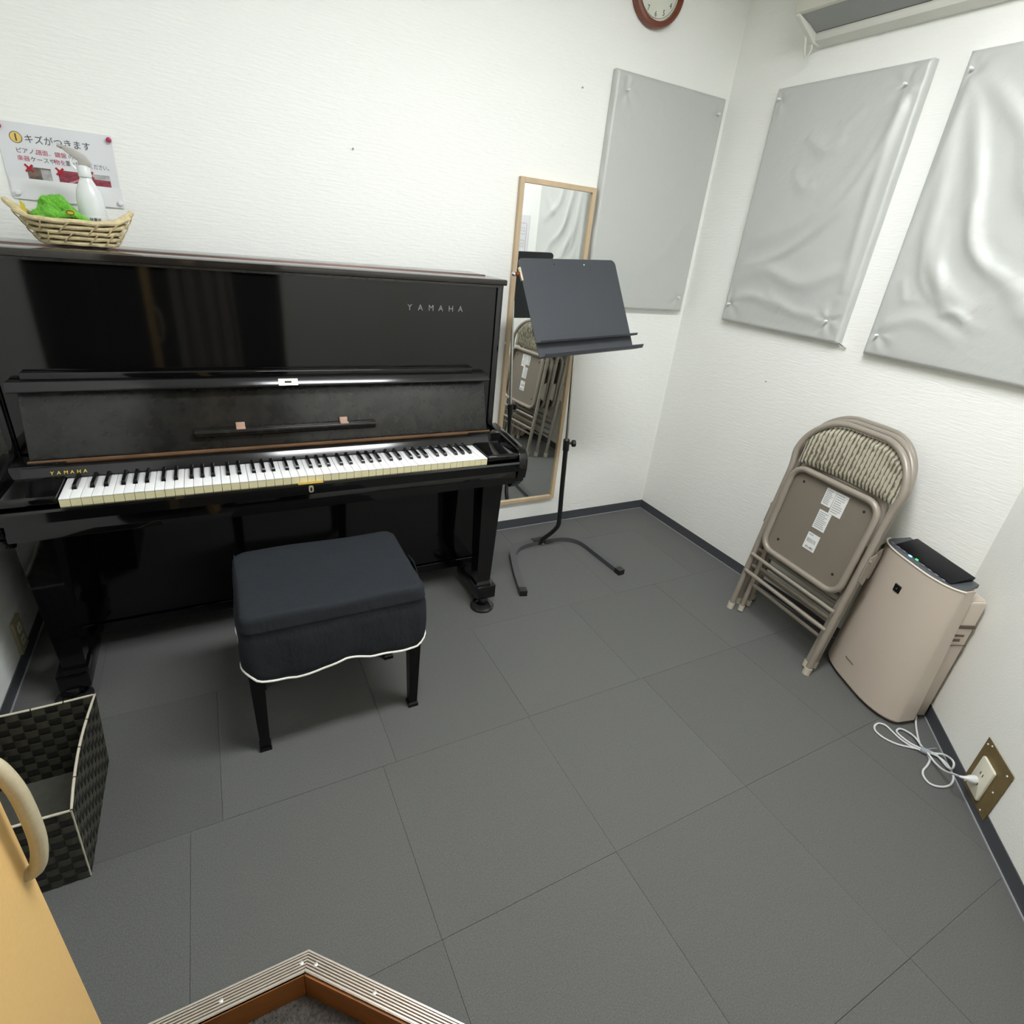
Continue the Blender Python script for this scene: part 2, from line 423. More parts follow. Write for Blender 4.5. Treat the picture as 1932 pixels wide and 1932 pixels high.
b = MB(); b.prism([(TX-.016, TY-.0405), (CX-.06-.028, CY+.06-.028), (CX-.06-.014, CY+.06-.014), (TX-.004, TY-.02)], -.09, -.004, 'z'); struct(b.build('trim_4', 'riser_wood'))
b = MB(); b.prism([(WL, TY), (TX, TY), (CX, CY), (JX, CY), (JX, -3.5), (WL, -3.5)], -.095, -.08, 'z'); struct(b.build('floor_entry', 'entry_carpet'))
b = MB()
for i in range(2600):
    x = random.uniform(-2.62, -1.9); y = random.uniform(-1.95, -1.62)
    if x+y > -3.86: continue
    h = random.uniform(.003, .008); a = random.uniform(0, PI); dx = .0022*math.cos(a); dy = .0022*math.sin(a)
    V = [b.bm.verts.new(p) for p in ((x-dx, y-dy, -.0805), (x+dx, y+dy, -.0805), (x+random.uniform(-.004, .004), y+random.uniform(-.004, .004), -.08+h))]
    b.face(V)
b.build('carpet_pile', 'entry_carpet', bpy.data.objects['floor_entry'], kind='stuff')
ct = thing('reflection_cloth', 'added grey cloth in the hall behind the camera, made up for a faint reflection in the piano', 'stand-in cloth', (-2.28, -2.95, 0))  # unseen cloth and rod, made up to give the piano its faint cloth reflection
b = MB(); b.grid(lambda u, v: (-.17+.36*u+.05*(1-v)*(u-.2), .022*math.sin(u*26+.8*v)+.01*math.sin(u*61), .2+1.45*v), 90, 8)
cc = b.build('cloth', 'shirt_grey', ct, smooth=True); cc.modifiers.new('t', 'SOLIDIFY').thickness = .003
b = MB(); b.tube([(-.25, 0, 1.66), (.27, 0, 1.66)], .008, 10); b.build('rod', 'chrome', ct, smooth=True)

# ------------------------------------------------------------------ ceiling lamp
lp = thing('ceiling_light', 'long white rectangular ceiling lamp with flat diffuser in the middle of the ceiling', 'ceiling light', (-1.42, -1.62, CEIL))
b = MB(); b.box(-.62, .62, -.15, .15, -.030, -.001, .004); b.build('housing', 'lamp_rim', lp, smooth=True)
b = MB(); b.box(-.60, .60, -.13, .13, -.034, -.0305); b.build('diffuser', 'lamp_glow', lp)

# ------------------------------------------------------------------ piano
KX = -1.42; KL = KX-1.225; YK = -.662; ZK = .7135
pn = thing('upright_piano', 'glossy black upright piano with its key lid open against the back wall', 'piano', (-2.0325, -.2, 0))
PN = Matrix.Translation((2.0325, .2, 0))
def pp(b, name, m, parent=pn, **k):
    o = b.build(name, m, None, **k)
    if parent is pn:
        o.data.transform(PN); o.parent = pn
    else:
        o.data.transform(PN); o.parent = parent
    return o
SL, SR = -2.793, -1.272
for x0, x1 in ((SL, SL+.024), (SR-.024, SR)):
    b = MB(); b.box(x0, x1, -.386, -.03, .10, 1.268, .003); pp(b, 'side_panel', 'piano_black', smooth=True)
# cheeks (arms)
cprof = [(-.386, .748), (-.50, .742)] + [(-.625, .735), (-.648, .730), (-.664, .718), (-.672, .70), (-.674, .66), (-.668, .622), (-.658, .617), (-.655, .605), (-.612, .562), (-.386, .562)]
for x0, x1 in ((-2.8075, -2.771), (-1.294, -1.2575)):
    b = MB(); b.prism(cprof, x0, x1, 'x', bev=.003); pp(b, 'cheek', 'piano_black', smooth=True)
b = MB(); b.box(-2.806, -1.259, -.389, -.205, 1.269, 1.289, .004); pp(b, 'lid_front', 'piano_lid_top', smooth=True)
b = MB(); b.box(-2.806, -1.259, -.197, -.028, 1.269, 1.289, .004); pp(b, 'lid_back', 'piano_lid_top', smooth=True)
b = MB(); b.box(-2.80, -1.265, -.205, -.197, 1.27, 1.2905, .001); pp(b, 'lid_hinge', 'hinge_strip', smooth=True)
b = MB(); b.box(SL+.025, SR-.025, -.380, -.36, .74, 1.264, .002); up_ = pp(b, 'upper_panel', 'piano_black')
b = MB(); b.box(SL+.002, SR-.002, -.3885, -.378, 1.262, 1.269); pp(b, 'top_rail', 'piano_satin')
b = MB(); b.box(SL+.025, SR-.025, -.366, -.35, .115, .60, .002); pp(b, 'lower_panel', 'piano_black')
b = MB(); b.box(SL, SR, -.374, -.03, .075, .113, .003); pp(b, 'bottom_board', 'piano_black')
b = MB(); b.box(SL+.02, SR-.02, -.05, -.03, .113, 1.268); pp(b, 'back_board', 'piano_satin')
b = MB(); b.box(-2.771, -1.294, -.664, -.366, .600, .652, .004); pp(b, 'key_bed', 'piano_black', smooth=True)
b = MB(); b.prism([(-.676, .655), (-.669, .652), (-.664, .652), (-.664, .690), (-.672, .690), (-.676, .684)], -2.771, -1.294, 'x'); ks = pp(b, 'key_slip', 'piano_black')
b = MB(); b.box(KL, KX, -.664, -.655, .66, .688); pp(b, 'key_felt', 'felt_brown')
b = MB(); b.box(-2.062, -1.988, -.677, -.660, .6895, .6912, .0004); pp(b, 'lock_strike', 'brass', ks)
b = MB(); b.prism(rrect(-2.033, -2.019, .662, .684, .005, 4), -.6785, -.676, 'y'); pp(b, 'keyhole_plate', 'brass_pale', ks)
b = MB(); b.prism(rrect(-2.029, -2.023, .666, .679, .0025, 4), -.6792, -.6784, 'y'); pp(b, 'keyhole', 'dark_hole', ks)
for x0, x1 in ((-2.771, KL-.003), (KX+.003, -1.294)):
    b = MB(); b.prism([(-.664, .70), (-.664, .716), (-.658, .721), (-.525, .722), (-.50, .745), (-.46, .745), (-.46, .70)], x0, x1, 'x', bev=.002); pp(b, 'key_block', 'piano_black', smooth=True)
# white keys: 52, black keys: 36
W = 1.225/52
wm = None
for i in range(52):
    if wm is None:
        b = MB(); b.mi = 1; b.box(0, W-.0011, 0, .15, -.028, -.003, .0004, 1); b.mi = 0; b.box(0, W-.0011, -.0012, .15, -.003, 0, .0009, 2)
        o = b.build('white_key', ['key_white', 'key_cream'], pn, smooth=True); wm = o.data
    else: o = link('white_key', wm, pn)
    o.location = (KL+.0005+i*W+2.0325, YK+.2, ZK+random.uniform(-.0003, .0003))
names = 'ABCDEFG'; bmh = None
for i in range(51):
    nm = names[i % 7]
    if nm in 'BE': continue
    if bmh is None:
        b = MB()
        def rc(w0, w1, y0, y1, z): return [(w0, y0, z), (w1, y0, z), (w1, y1, z), (w0, y1, z)]
        b.loft([rc(-.0055, .0055, 0, .097, -.004), rc(-.0053, .0053, .0008, .097, .004), rc(-.0045, .0045, .006, .097, .0105), rc(-.0038, .0038, .0085, .097, .0118)])
        o = b.build('black_key', 'key_black', pn, smooth=True, angle=50); bmh = o.data
    else: o = link('black_key', bmh, pn)
    sh = {'C': -.0035, 'D': .0035, 'F': -.004, 'G': 0, 'A': .004}[nm]
    o.location = (KL+(i+1)*W+sh+2.0325, YK+.053+.2, ZK)
# name board, felt strip, open key lid
b = MB(); b.prism([(-.530, .7165), (-.529, .719), (-.512, .742), (-.505, .744), (-.485, .737), (-.485, .7165)], -2.742, -1.352, 'x', bev=.0015); nb = pp(b, 'name_board', 'piano_edge', smooth=True)
b = MB(); b.box(-2.771, -1.294, -.486, -.386, .700, .737); pp(b, 'inner_rail', 'piano_black')
b = MB(); b.tube([(-2.735, -.468, .742), (-1.325, -.468, .742)], .0065, 8); pp(b, 'felt_strip', 'felt_brown', smooth=True)
th = .016
b = MB(); b.prism([(-.458, .745), (-.394, .935), (-.394+th, .935), (-.458+th, .745)], -2.732, -1.332, 'x', bev=.001); kl = pp(b, 'key_lid', 'piano_satin', smooth=True)
b = MB(); b.prism([(-.392, .925), (-.420, .927), (-.434, .932), (-.4345, .936), (-.419, .957), (-.386, .957)], -2.748, -1.323, 'x', bev=.002); ln = pp(b, 'key_lid_rail', 'piano_edge', smooth=True)
b = MB(); b.prism([(-.408, .957), (-.408, .974), (-.404, .978), (-.385, .978), (-.385, .957)], -2.715, -1.385, 'x', bev=.001); pp(b, 'key_lid_back_rail', 'piano_black', smooth=True)
b = MB(); b.prism([(-.4358, .9352), (-.4345, .9362), (-.4222, .9534), (-.4235, .9524)], -2.070, -2.012, 'x'); pp(b, 'lock_plate', 'brass_pale', ln)
b = MB(); b.prism([(-.4322, .9416), (-.4310, .9426), (-.4275, .9475), (-.4287, .9465)], -2.052, -2.031, 'x'); pp(b, 'lock_slot', 'dark_hole', ln)
# little music ledge on the lid
b = MB(); b.prism([(-.448, .778), (-.462, .786), (-.470, .800), (-.470, .806), (-.466, .808), (-.436, .808)], -2.325, -1.768, 'x', bev=.0015); ml = pp(b, 'music_ledge', 'piano_satin', smooth=True)
for cx in (-2.195, -1.875):
    b = MB(); b.box(cx-.013, cx+.013, -.446, -.438, .806, .822, .001); b.box(cx-.013, cx+.013, -.470, -.446, .808, .8105, .0005)
    pp(b, 'ledge_hinge', 'copper', ml, smooth=True)
for i, ch in enumerate('YAMAHA'):
    o = text('brand_letter', ch, .0285, 'grey_letter', None, (-1.633+i*.0375, -.3803, 1.172), (1, 0, 0), (0, 0, 1), wscale=.95); o.data.transform(PN); o.parent = pn
for i, ch in enumerate('YAMAHA'):
    dv = Vector((0, .017, .023)).normalized()
    o = text('brand_letter', ch, .0140, 'gold_letter', None, (-2.680+i*.0148, -.5245, .7262), (1, 0, 0), dv, wscale=.95); o.data.transform(PN); o.parent = pn
# legs, toes, casters
for lx in (-1.360, -2.735):
    b = MB()
    def sq(cx, cy, h, z): return [(cx-h, cy-h, z), (cx+h, cy-h, z), (cx+h, cy+h, z), (cx-h, cy+h, z)]
    b.loft([sq(lx, -.567, .028, .128), sq(lx, -.567, .030, .14), sq(lx, -.567, .042, .60)]); lg = pp(b, 'leg', 'piano_black')
    b = MB(); b.loft([sq(lx, -.567, .033, .105), sq(lx, -.567, .033, .118), sq(lx, -.567, .028, .130)]); pp(b, 'leg_foot', 'piano_black', lg)
    b = MB(); tx = lx+.017 if lx > -2 else lx-.011
    b.box(tx-.041, tx+.041, -.604, -.37, .045, .106, .004); tb_ = pp(b, 'toe_block', 'piano_black', smooth=True)
    b = MB(); b.lathe([(.02, .046), (.02, .030), (.014, .022)], 16, (tx-.01, -.590, 0)); pp(b, 'caster_wheel', 'glass_caster', tb_, smooth=True)
    b = MB(); b.lathe([(.045, .0005), (.050, .004), (.050, .010), (.044, .016), (.030, .017), (.026, .011), (.001, .010)], 28, (tx-.012, -.592, 0)); pp(b, 'caster_cup', 'glass_caster', tb_, smooth=True)

# ------------------------------------------------------------------ piano stool with draped cover
st = thing('piano_stool', 'black covered piano stool with white piped hem in front of the piano', 'stool', (-2.022, -.87, 0))
X0, X1, Y0, Y1 = -2.268+2.022, -1.778+2.022, -1.052+.87, -.70+.87
def per(t, ins=0.0, r=.035):
    P = rrect(X0+ins, X1-ins, Y0+ins, Y1-ins, max(r-ins*.6, .006), 8)
    return P
base = rrect(X0, X1, Y0, Y1, .03, 8)
def resample(P, n):
    P = [Vector((p[0], p[1], 0)) for p in P]; P.append(P[0]); L = [0]
    for a, c in zip(P, P[1:]): L.append(L[-1]+(c-a).length)
    out = []
    for k in range(n):
        d = L[-1]*k/n; i = max(j for j in range(len(L)) if L[j] <= d+1e-9); i = min(i, len(P)-2)
        seg = max(L[i+1]-L[i], 1e-9); out.append(P[i]+(P[i+1]-P[i])*((d-L[i])/seg))
    return out
NP = 140
outl = resample(base, NP)
def hem_z(p):
    x = p.x-2.022; f = [(-2.289, .372), (-2.262, .335), (-2.235, .305), (-2.19, .294), (-2.147, .288), (-2.09, .297), (-2.033, .313), (-2.015, .316), (-1.99, .309), (-1.944, .297), (-1.87, .294), (-1.81, .291), (-1.79, .305), (-1.77, .322)]
    zf = float(np.interp(x, [a for a, _ in f], [c for _, c in f]))
    t = (p.y-Y0)/(Y1-Y0)
    zs = .33+.01*math.sin(t*7)
    k = min(1, max(0, t*5)); return zf*(1-k)+zs*k
cen = Vector(((X0+X1)/2, (Y0+Y1)/2, 0))
rings = []
def ring(scale_in, zf, out=0.0, wav=0.0):
    R = []
    for k, p in enumerate(outl):
        q = cen+(p-cen)*scale_in; d = (p-cen).normalized()
        wv = wav*(math.sin(k*.37)+.6*math.sin(k*.83+1)+.4*math.sin(k*.21+2))
        q = q+d*(out+wv); R.append((q.x, q.y, zf(p, q, k)))
    return R
def topz(p, q, k):
    u = (q.x-X0)/(X1-X0); v = (q.y-Y0)/(Y1-Y0)
    return .504+.002*math.sin(u*9+v*5)-.004*max(0, u-.75)*4*(1-abs(v-.2))
cb = MB()
R = [ring(sc_, topz) for sc_ in (.05, .25, .45, .65, .82, .92)]
R.append(ring(.965, lambda p, q, k: topz(p, q, k)-.001))
R.append(ring(.992, lambda p, q, k: topz(p, q, k)-.007))
R.append(ring(1.004, lambda p, q, k: .487+.0018*math.sin(k*.9)))
R.append(ring(1.010, lambda p, q, k: .470+.002*math.sin(k*1.1)))
R.append(ring(1.018, lambda p, q, k: .462))       # seam ridge
R.append(ring(1.018, lambda p, q, k: .4585))
R.append(ring(1.008, lambda p, q, k: .455))
for j in range(1, 9):
    t = j/8
    R.append(ring(1.008, lambda p, q, k, t=t: .455+(hem_z(p)-.455)*t, out=.004+.012*t-.010*t*t*t, wav=.0035*t))
hemring = [Vector(p) for p in R[-1]]
cb.loft(R, cap0=True, cap1=False)
cv = cb.build('cover', 'cover_cloth', st, smooth=True, angle=60)
sm = cv.modifiers.new('thick', 'SOLIDIFY'); sm.thickness = .002
b = MB(); b.tube(hemring, .0036, 8, closed=True); b.build('hem_piping', 'piping_white', cv, smooth=True)
b = MB()
for i in (0,):
    b.tube(smoothpath([(X0+.006, Y1-.01, .497), (X0+.008, 0, .502), (X0+.006, Y0+.02, .498)], 6), .0022, 6)
b.build('top_seam', 'cover_cloth', cv, smooth=True)
b = MB(); b.grid(lambda u, v: (X1+.006+.012*math.sin(v*PI)+.004*u, Y1-.16-.10*u*(.4+.6*v), .495-.13*v), 6, 8)
fl = b.build('side_flap', 'cover_cloth', cv, smooth=True)
fl.modifiers.new('t', 'SOLIDIFY').thickness = .002
MB().box(X0+.02, X1-.02, Y0+.02, Y1-.02, .43, .496, .01).build('seat_cushion', 'stool_leg', st)
for sx, sy in ((X0+.022, Y0+.052), (X1-.018, Y0+.054), (X0+.03, Y1-.05), (X1-.03, Y1-.05)):
    b = MB(); b.loft([sq(sx, sy, .013, .008), sq(sx, sy, .013, .012), sq(sx, sy, .022, .44)]); lg = b.build('leg', 'stool_leg', st)
    b = MB(); b.loft([sq(sx, sy, .0165, 0), sq(sx, sy, .0165, .012), sq(sx, sy, .0135, .018)]); b.build('leg_tip', 'piano_black', lg)

# ------------------------------------------------------------------ woven bin
bn = thing('woven_bin', 'dark woven strap waste bin with cream rim on the floor by the left wall', 'bin', (-2.765, -1.06, 0))
bx0, bx1, by0, by1, bh = -2.895+2.765, -2.630+2.765, -1.236+1.06, -.882+1.06, .24
def wall_pt(side, s, z):
    """side 0 near(y0),1 right(x1),2 far,3 left ; s 0..1 ; slight taper and inward bow"""
    t = .012*(1-z/bh)
    bow = .010*math.sin(PI*s)*(z/bh)
    if side == 0: return Vector((bx0+t+(bx1-bx0-2*t)*s, by0+t+bow*.3, z)), Vector((0, -1, 0))
    if side == 1: return Vector((bx1-t-bow, by0+t+(by1-by0-2*t)*s, z)), Vector((1, 0, 0))
    if side == 2: return Vector((bx1-t-(bx1-bx0-2*t)*s, by1-t-bow*.3, z)), Vector((0, 1, 0))
    return Vector((bx0+t+bow*.5, by1-t-(by1-by0-2*t)*s, z)), Vector((-1, 0, 0))
NV = 11
for side in range(4):
    NH = 10 if side in (0, 2) else 13
    for r in range(NV):
        z0 = .004+(bh-.006)*r/NV; z1 = .004+(bh-.006)*(r+1)/NV-.0012
        b = MB(); n = NH*4; V = []
        for k in range(n+1):
            s_ = k/n; ph = math.sin(s_*NH*PI)*(1 if r % 2 else -1)
            rowv = []
            for z in (z0, z1):
                p, nr = wall_pt(side, s_, z)
                for o_ in (.0006, -.0006): rowv.append(b.bm.verts.new(p+nr*(o_+.0019*ph)))
            V.append(rowv)
        for a, c in zip(V, V[1:]):
            b.face([a[0], c[0], c[2], a[2]]); b.face([a[1], a[3], c[3], c[1]]); b.face([a[2], c[2], c[3], a[3]]); b.face([a[0], a[1], c[1], c[0]])
        bmesh.ops.recalc_face_normals(b.bm, faces=b.bm.faces)
        b.build('weft_strap', 'bin_olive', bn, smooth=True)
    for c_ in range(NH):
        b = MB(); n = NV*4; V = []
        for k in range(n+1):
            zz = .002+(bh-.004)*k/n; ph = math.sin(k/n*NV*PI)*(1 if c_ % 2 else -1)*-1
            rowv = []
            for s_ in ((c_+.04)/NH, (c_+.96)/NH):
                p, nr = wall_pt(side, s_, zz)
                for o_ in (.0006, -.0006): rowv.append(b.bm.verts.new(p+nr*(o_+.0019*ph)))
            V.append(rowv)
        for a, c in zip(V, V[1:]):
            b.face([a[0], c[0], c[2], a[2]]); b.face([a[1], a[3], c[3], c[1]]); b.face([a[2], c[2], c[3], a[3]]); b.face([a[0], a[1], c[1], c[0]])
        bmesh.ops.recalc_face_normals(b.bm, faces=b.bm.faces)
        b.build('warp_strap', 'bin_dark', bn, smooth=True)
MB().box(bx0+.013, bx1-.013, by0+.013, by1-.013, .001, .005).build('bottom', 'bin_floor', bn)
rp = []
for side in range(4):
    for k in range(12): rp.append(wall_pt(side, k/12, bh)[0])
b = MB(); b.tube(rp, .0030, 8, closed=True); rim = b.build('rim', 'bin_rim', bn, smooth=True)
for k, p in enumerate(rp):
    if k % 3: continue
    q = rp[(k+1) % len(rp)]; d = (q-p).normalized()
    b = MB(); b.tube([p-d*.0012, p+d*.0012], .0034, 8); b.build('rim_stitch', 'bin_dark', rim)
for side in (0, 1, 2, 3):
    b = MB(); b.tube([wall_pt(side, 1, .004+(bh-.006)*k/8)[0] for k in range(9)], .0022, 6); b.build('corner_cord', 'bin_rim' if side == 0 else 'bin_olive', bn, smooth=True)

# ------------------------------------------------------------------ open door leaf, bottom left
hp = Vector((-2.55, -2.62)); fe = Vector((-2.477, -1.786))
dd = (fe-hp).normalized(); dn = Vector((dd.y, -dd.x))       # towards +x
if dn.x < 0: dn = -dn
b = MB(); b.prism([(hp.x, hp.y), (fe.x, fe.y), (fe.x-dn.x*.036, fe.y-dn.y*.036), (hp.x-dn.x*.036, hp.y-dn.y*.036)], -.07, 1.98, 'z', bev=.0015, seg=1)
dr = struct(b.build('door_1', 'door_tan'))
def dpt(s, o, z): p = fe-dd*s+dn*o; return (p.x, p.y, z)
hpts = smoothpath([dpt(.010, -.003, .791), dpt(.010, .008, .795), dpt(.010, .015, .812), dpt(.010, .020, .845), dpt(.010, .020, .90), dpt(.010, .015, .934), dpt(.010, .008, .951), dpt(.010, -.003, .955)], 6)
b = MB(); b.tube(hpts, .0075, 14); b.build('handle', 'handle_ivory', dr, smooth=True)

# ------------------------------------------------------------------ mirror on the back wall
mr = thing('wall_mirror', 'tall narrow mirror in a pale wood frame hanging right of the piano', 'mirror', (-.862, 0, .16))
mx0, mx1, mz1 = -1.050+.862, -.672+.862, 1.500
fwid, fd = .020, .022
for x0, x1, z0, z1 in ((mx0, mx0+fwid, 0, mz1), (mx1-fwid, mx1, 0, mz1), (mx0+fwid, mx1-fwid, 0, fwid), (mx0+fwid, mx1-fwid, mz1-fwid, mz1)):
    MB().box(x0, x1, -fd, -.001, z0, z1, .0012, 1).build('frame_rail', 'mirror_wood', mr)
MB().box(mx0+fwid, mx1-fwid, -.012, -.009, fwid, mz1-fwid).build('glass', 'mirror', mr)
MB().box(mx0+.004, mx1-.004, -.009, -.001, .004, mz1-.004).build('backing', 'backing', mr)
for x in (mx0-.002, mx1+.002):
    b = MB(); b.tube([(x, -.012, .835), (x-.006 if x < 0 else x+.006, -.018, .835)], .005, 10); b.build('peg', 'pin_white', mr, smooth=True)

# ------------------------------------------------------------------ silver cloth panels
def cloth_panel(name, label, mtx, wd, ht, creases, pins, thick=.035, amp=1.0):
    """local: x across 0..wd, z up 0..ht, y out of wall is -y"""
    t = thing(name, label, 'wall panel', mtx=mtx, group='silver padded panels pinned to the walls')
    MB().box(.006, wd-.006, -thick+.010, -.0005, .006, ht-.006).build('board', 'backing', t)
    nu, nv = 96, 144
    U, Vv = np.meshgrid(np.linspace(0, 1, nu+1), np.linspace(0, 1, nv+1))
    X = U*wd; Z = Vv*ht; H = np.zeros_like(X)
    for pts, wdt, hh in creases:
        P = np.array([[p[0]*wd, p[1]*ht] for p in pts])
        sp = np.array([[v.x, v.y] for v in smoothpath([(a, c_, 0) for a, c_ in P], 10)])
        D = np.full_like(X, 1e9); Tt = np.zeros_like(X)
        for i in range(len(sp)-1):
            a = sp[i]; d = sp[i+1]-a; L2 = d@d+1e-12
            tt = np.clip(((X-a[0])*d[0]+(Z-a[1])*d[1])/L2, 0, 1)
            dist = np.hypot(X-a[0]-tt*d[0], Z-a[1]-tt*d[1]); mk = dist < D
            D = np.where(mk, dist, D); Tt = np.where(mk, (i+tt)/(len(sp)-1), Tt)
        H += hh*np.exp(-(D/wdt)**2)*np.sin(np.clip(Tt, 0, 1)*PI)**.5
    for px, pz in pins:
        r = np.hypot(X-px*wd, Z-pz*ht); an = np.arctan2(Z-pz*ht, X-px*wd)
        H += -.006*np.exp(-(r/.016)**2)+.0022*np.cos(an*5+px*9)*np.exp(-((r-.040)/.030)**2)+.0010*np.cos(an*8+pz*5)*np.exp(-((r-.02)/.018)**2)
    rng = np.random.RandomState(int(wd*1000+len(creases)*7))
    for _ in range(10):
        kx, kz, ph = rng.uniform(-14, 14), rng.uniform(-14, 14), rng.uniform(0, 6)
        H += .00045*np.sin(kx*X+kz*Z+ph)
    H *= amp
    ed = np.minimum(np.minimum(X, wd-X), np.minimum(Z, ht-Z))
    rd = np.clip(ed/.010, 0, 1); rnd = (1-np.sqrt(1-(1-rd)**2))*.010
    Yv = -(thick+H*np.clip(ed/.03, 0, 1)-rnd)
    b = MB(); V = [[b.bm.verts.new((X[j, i], Yv[j, i], Z[j, i])) for i in range(nu+1)] for j in range(nv+1)]
    for j in range(nv):
        for i in range(nu): b.face([V[j][i], V[j][i+1], V[j+1][i+1], V[j+1][i]])
    loop = [V[0][i] for i in range(nu)]+[V[j][nu] for j in range(nv)]+[V[nv][i] for i in range(nu, 0, -1)]+[V[j][0] for j in range(nv, 0, -1)]
    prev = loop
    for yy, wv in ((-thick*.55, .002), (-.002, 0)):
        cur = [b.bm.verts.new((v.co.x+wv*math.sin(k*.2), yy, v.co.z+wv*math.sin(k*.17))) for k, v in enumerate(loop)]
        n = len(loop)
        for k in range(n): b.face([prev[k], cur[k], cur[(k+1) % n], prev[(k+1) % n]])
        prev = cur
    bmesh.ops.recalc_face_normals(b.bm, faces=b.bm.faces)
    b.build('cloth', 'silver_cloth', t, smooth=True, angle=60)
    for px, pz in pins:
        b = MB(); b.lathe([(.0014, -thick+.004), (.0014, -thick-.004), (.0045, -thick-.005), (.005, -thick-.010), (.003, -thick-.014), (.0045, -thick-.018), (.001, -thick-.020)], 12, (px*wd, 0, pz*ht), 'y')
        b.build('pushpin', 'pin_white', t, smooth=True)
    return t
I3 = Matrix.Identity(4)
cloth_panel('padded_panel', 'silver cloth covered panel on the back wall, between mirror and room corner', Matrix.Translation((-.660, 0, 1.168)), .614, .918,
    [([(.3, .60), (.5, .57), (.75, .56)], .02, .003), ([(.45, .18), (.7, .30), (.95, .55)], .03, .0035), ([(.12, .9), (.4, .8), (.8, .92)], .04, .002), ([(.1, .3), (.3, .2), (.6, .12)], .04, .002)],
    [(.09, .93), (.93, .93), (.92, .075)], amp=.8)
mR = frame((0, -.297, 1.168), (0, -1, 0), (1, 0, 0), (0, 0, 1))
p2 = cloth_panel('padded_panel', 'silver cloth covered panel left of the two on the right wall, above the folding chairs', mR, .610, .922,
    [([(.93, .92), (.86, .7), (.7, .50), (.4, .34), (.05, .26)], .020, .010), ([(.9, .88), (.72, .62), (.45, .46), (.1, .38)], .035, .006),
     ([(.02, .20), (.3, .26), (.6, .22), (.9, .30)], .030, .008), ([(.05, .10), (.25, .14), (.5, .10)], .022, .007), ([(.9, .10), (.6, .10), (.35, .17)], .022, .006),
     ([(.93, .93), (.90, .6), (.92, .2)], .018, .008), ([(.35, .8), (.5, .74), (.62, .78)], .022, .006), ([(.3, .68), (.42, .60), (.5, .62)], .02, .004), ([(.7, .88), (.6, .82), (.55, .84)], .015, .004)],
    [(.05, .955), (.90, .93), (.055, .085), (.89, .085)], amp=1.1)
b = MB(); b.grid(lambda u, v: (.585+.052*u, -.030+.020*u+.006*math.sin(v*5), .004-.012*u+.022*v*(1-u)), 8, 4); lc = b.build('loose_corner', 'silver_cloth', p2, smooth=True); lc.modifiers.new('t', 'SOLIDIFY').thickness = .0015
mR3 = frame((0, -1.017, 1.155), (0, -1, 0), (1, 0, 0), (0, 0, 1))
cloth_panel('padded_panel', 'silver cloth panel with deep drapes on the right wall, cut by the right picture edge', mR3, .604, .932,
    [([(.05, .93), (.10, .6), (.20, .35), (.5, .2)], .030, .014), ([(.07, .93), (.25, .65), (.4, .40), (.7, .28)], .026, .014), ([(.08, .94), (.40, .75), (.55, .55), (.9, .45)], .026, .012),
     ([(.06, .9), (.03, .6), (.02, .4)], .02, .008), ([(.2, .5), (.25, .35), (.35, .22), (.6, .15)], .02, .006), ([(.05, .10), (.25, .16), (.5, .10)], .025, .006), ([(.35, .18), (.42, .2), (.5, .17)], .015, .007),
     ([(.6, .3), (.8, .2), (.97, .22)], .03, .008), ([(.95, .93), (.8, .6), (.6, .5)], .03, .010), ([(.12, .45), (.18, .30), (.30, .22)], .012, .004), ([(.30, .55), (.36, .42), (.5, .33)], .012, .004), ([(.08, .30), (.14, .22), (.2, .24)], .014, .004)],
    [(.045, .945), (.06, .08), (.93, .94), (.93, .07)], amp=.8)

# ------------------------------------------------------------------ wall clock
ck = thing('wall_clock', 'round wall clock with brown wooden rim high on the back wall', 'clock', (-.508, 0, 2.371))
b = MB(); b.lathe([(.126, -.002), (.1275, -.018), (.122, -.030), (.112, -.034), (.103, -.030), (.100, -.016)], 64, (0, 0, 0), 'y', cap=False); b.build('rim', 'clock_wood', ck, smooth=True)
b = MB(); b.lathe([(.101, -.014), (.101, -.018), (.0005, -.018)], 64, (0, 0, 0), 'y'); dial = b.build('dial', 'clock_dial', ck)
for n in range(1, 13):
    a = PI/2-n*PI/6; r = .079
    text('numeral', str(n), .026, 'ink_dark', dial, (r*math.cos(a), -.0184, r*math.sin(a)-.009), (1, 0, 0), (0, 0, 1), align='CENTER', wscale=.8)
b = MB(); b.lathe([(.094, -.0185), (.094, -.0188), (.0925, -.0188)], 64, (0, 0, 0), 'y', cap=False); b.build('minute_ring', 'ink_dark', dial)
b = MB(); b.box(-.002, .002, -.0215, -.0208, -.01, .045); o = b.build('hour_hand', 'ink_dark', ck); o.rotation_euler = (0, 1.1, 0)
b = MB(); b.box(-.0014, .0014, -.0228, -.0222, -.012, .072); o = b.build('minute_hand', 'ink_dark', ck); o.rotation_euler = (0, -.7, 0)
b = MB(); b.lathe([(.005, -.018), (.005, -.024)], 16, (0, 0, 0), 'y'); b.build('hub', 'brass', ck)

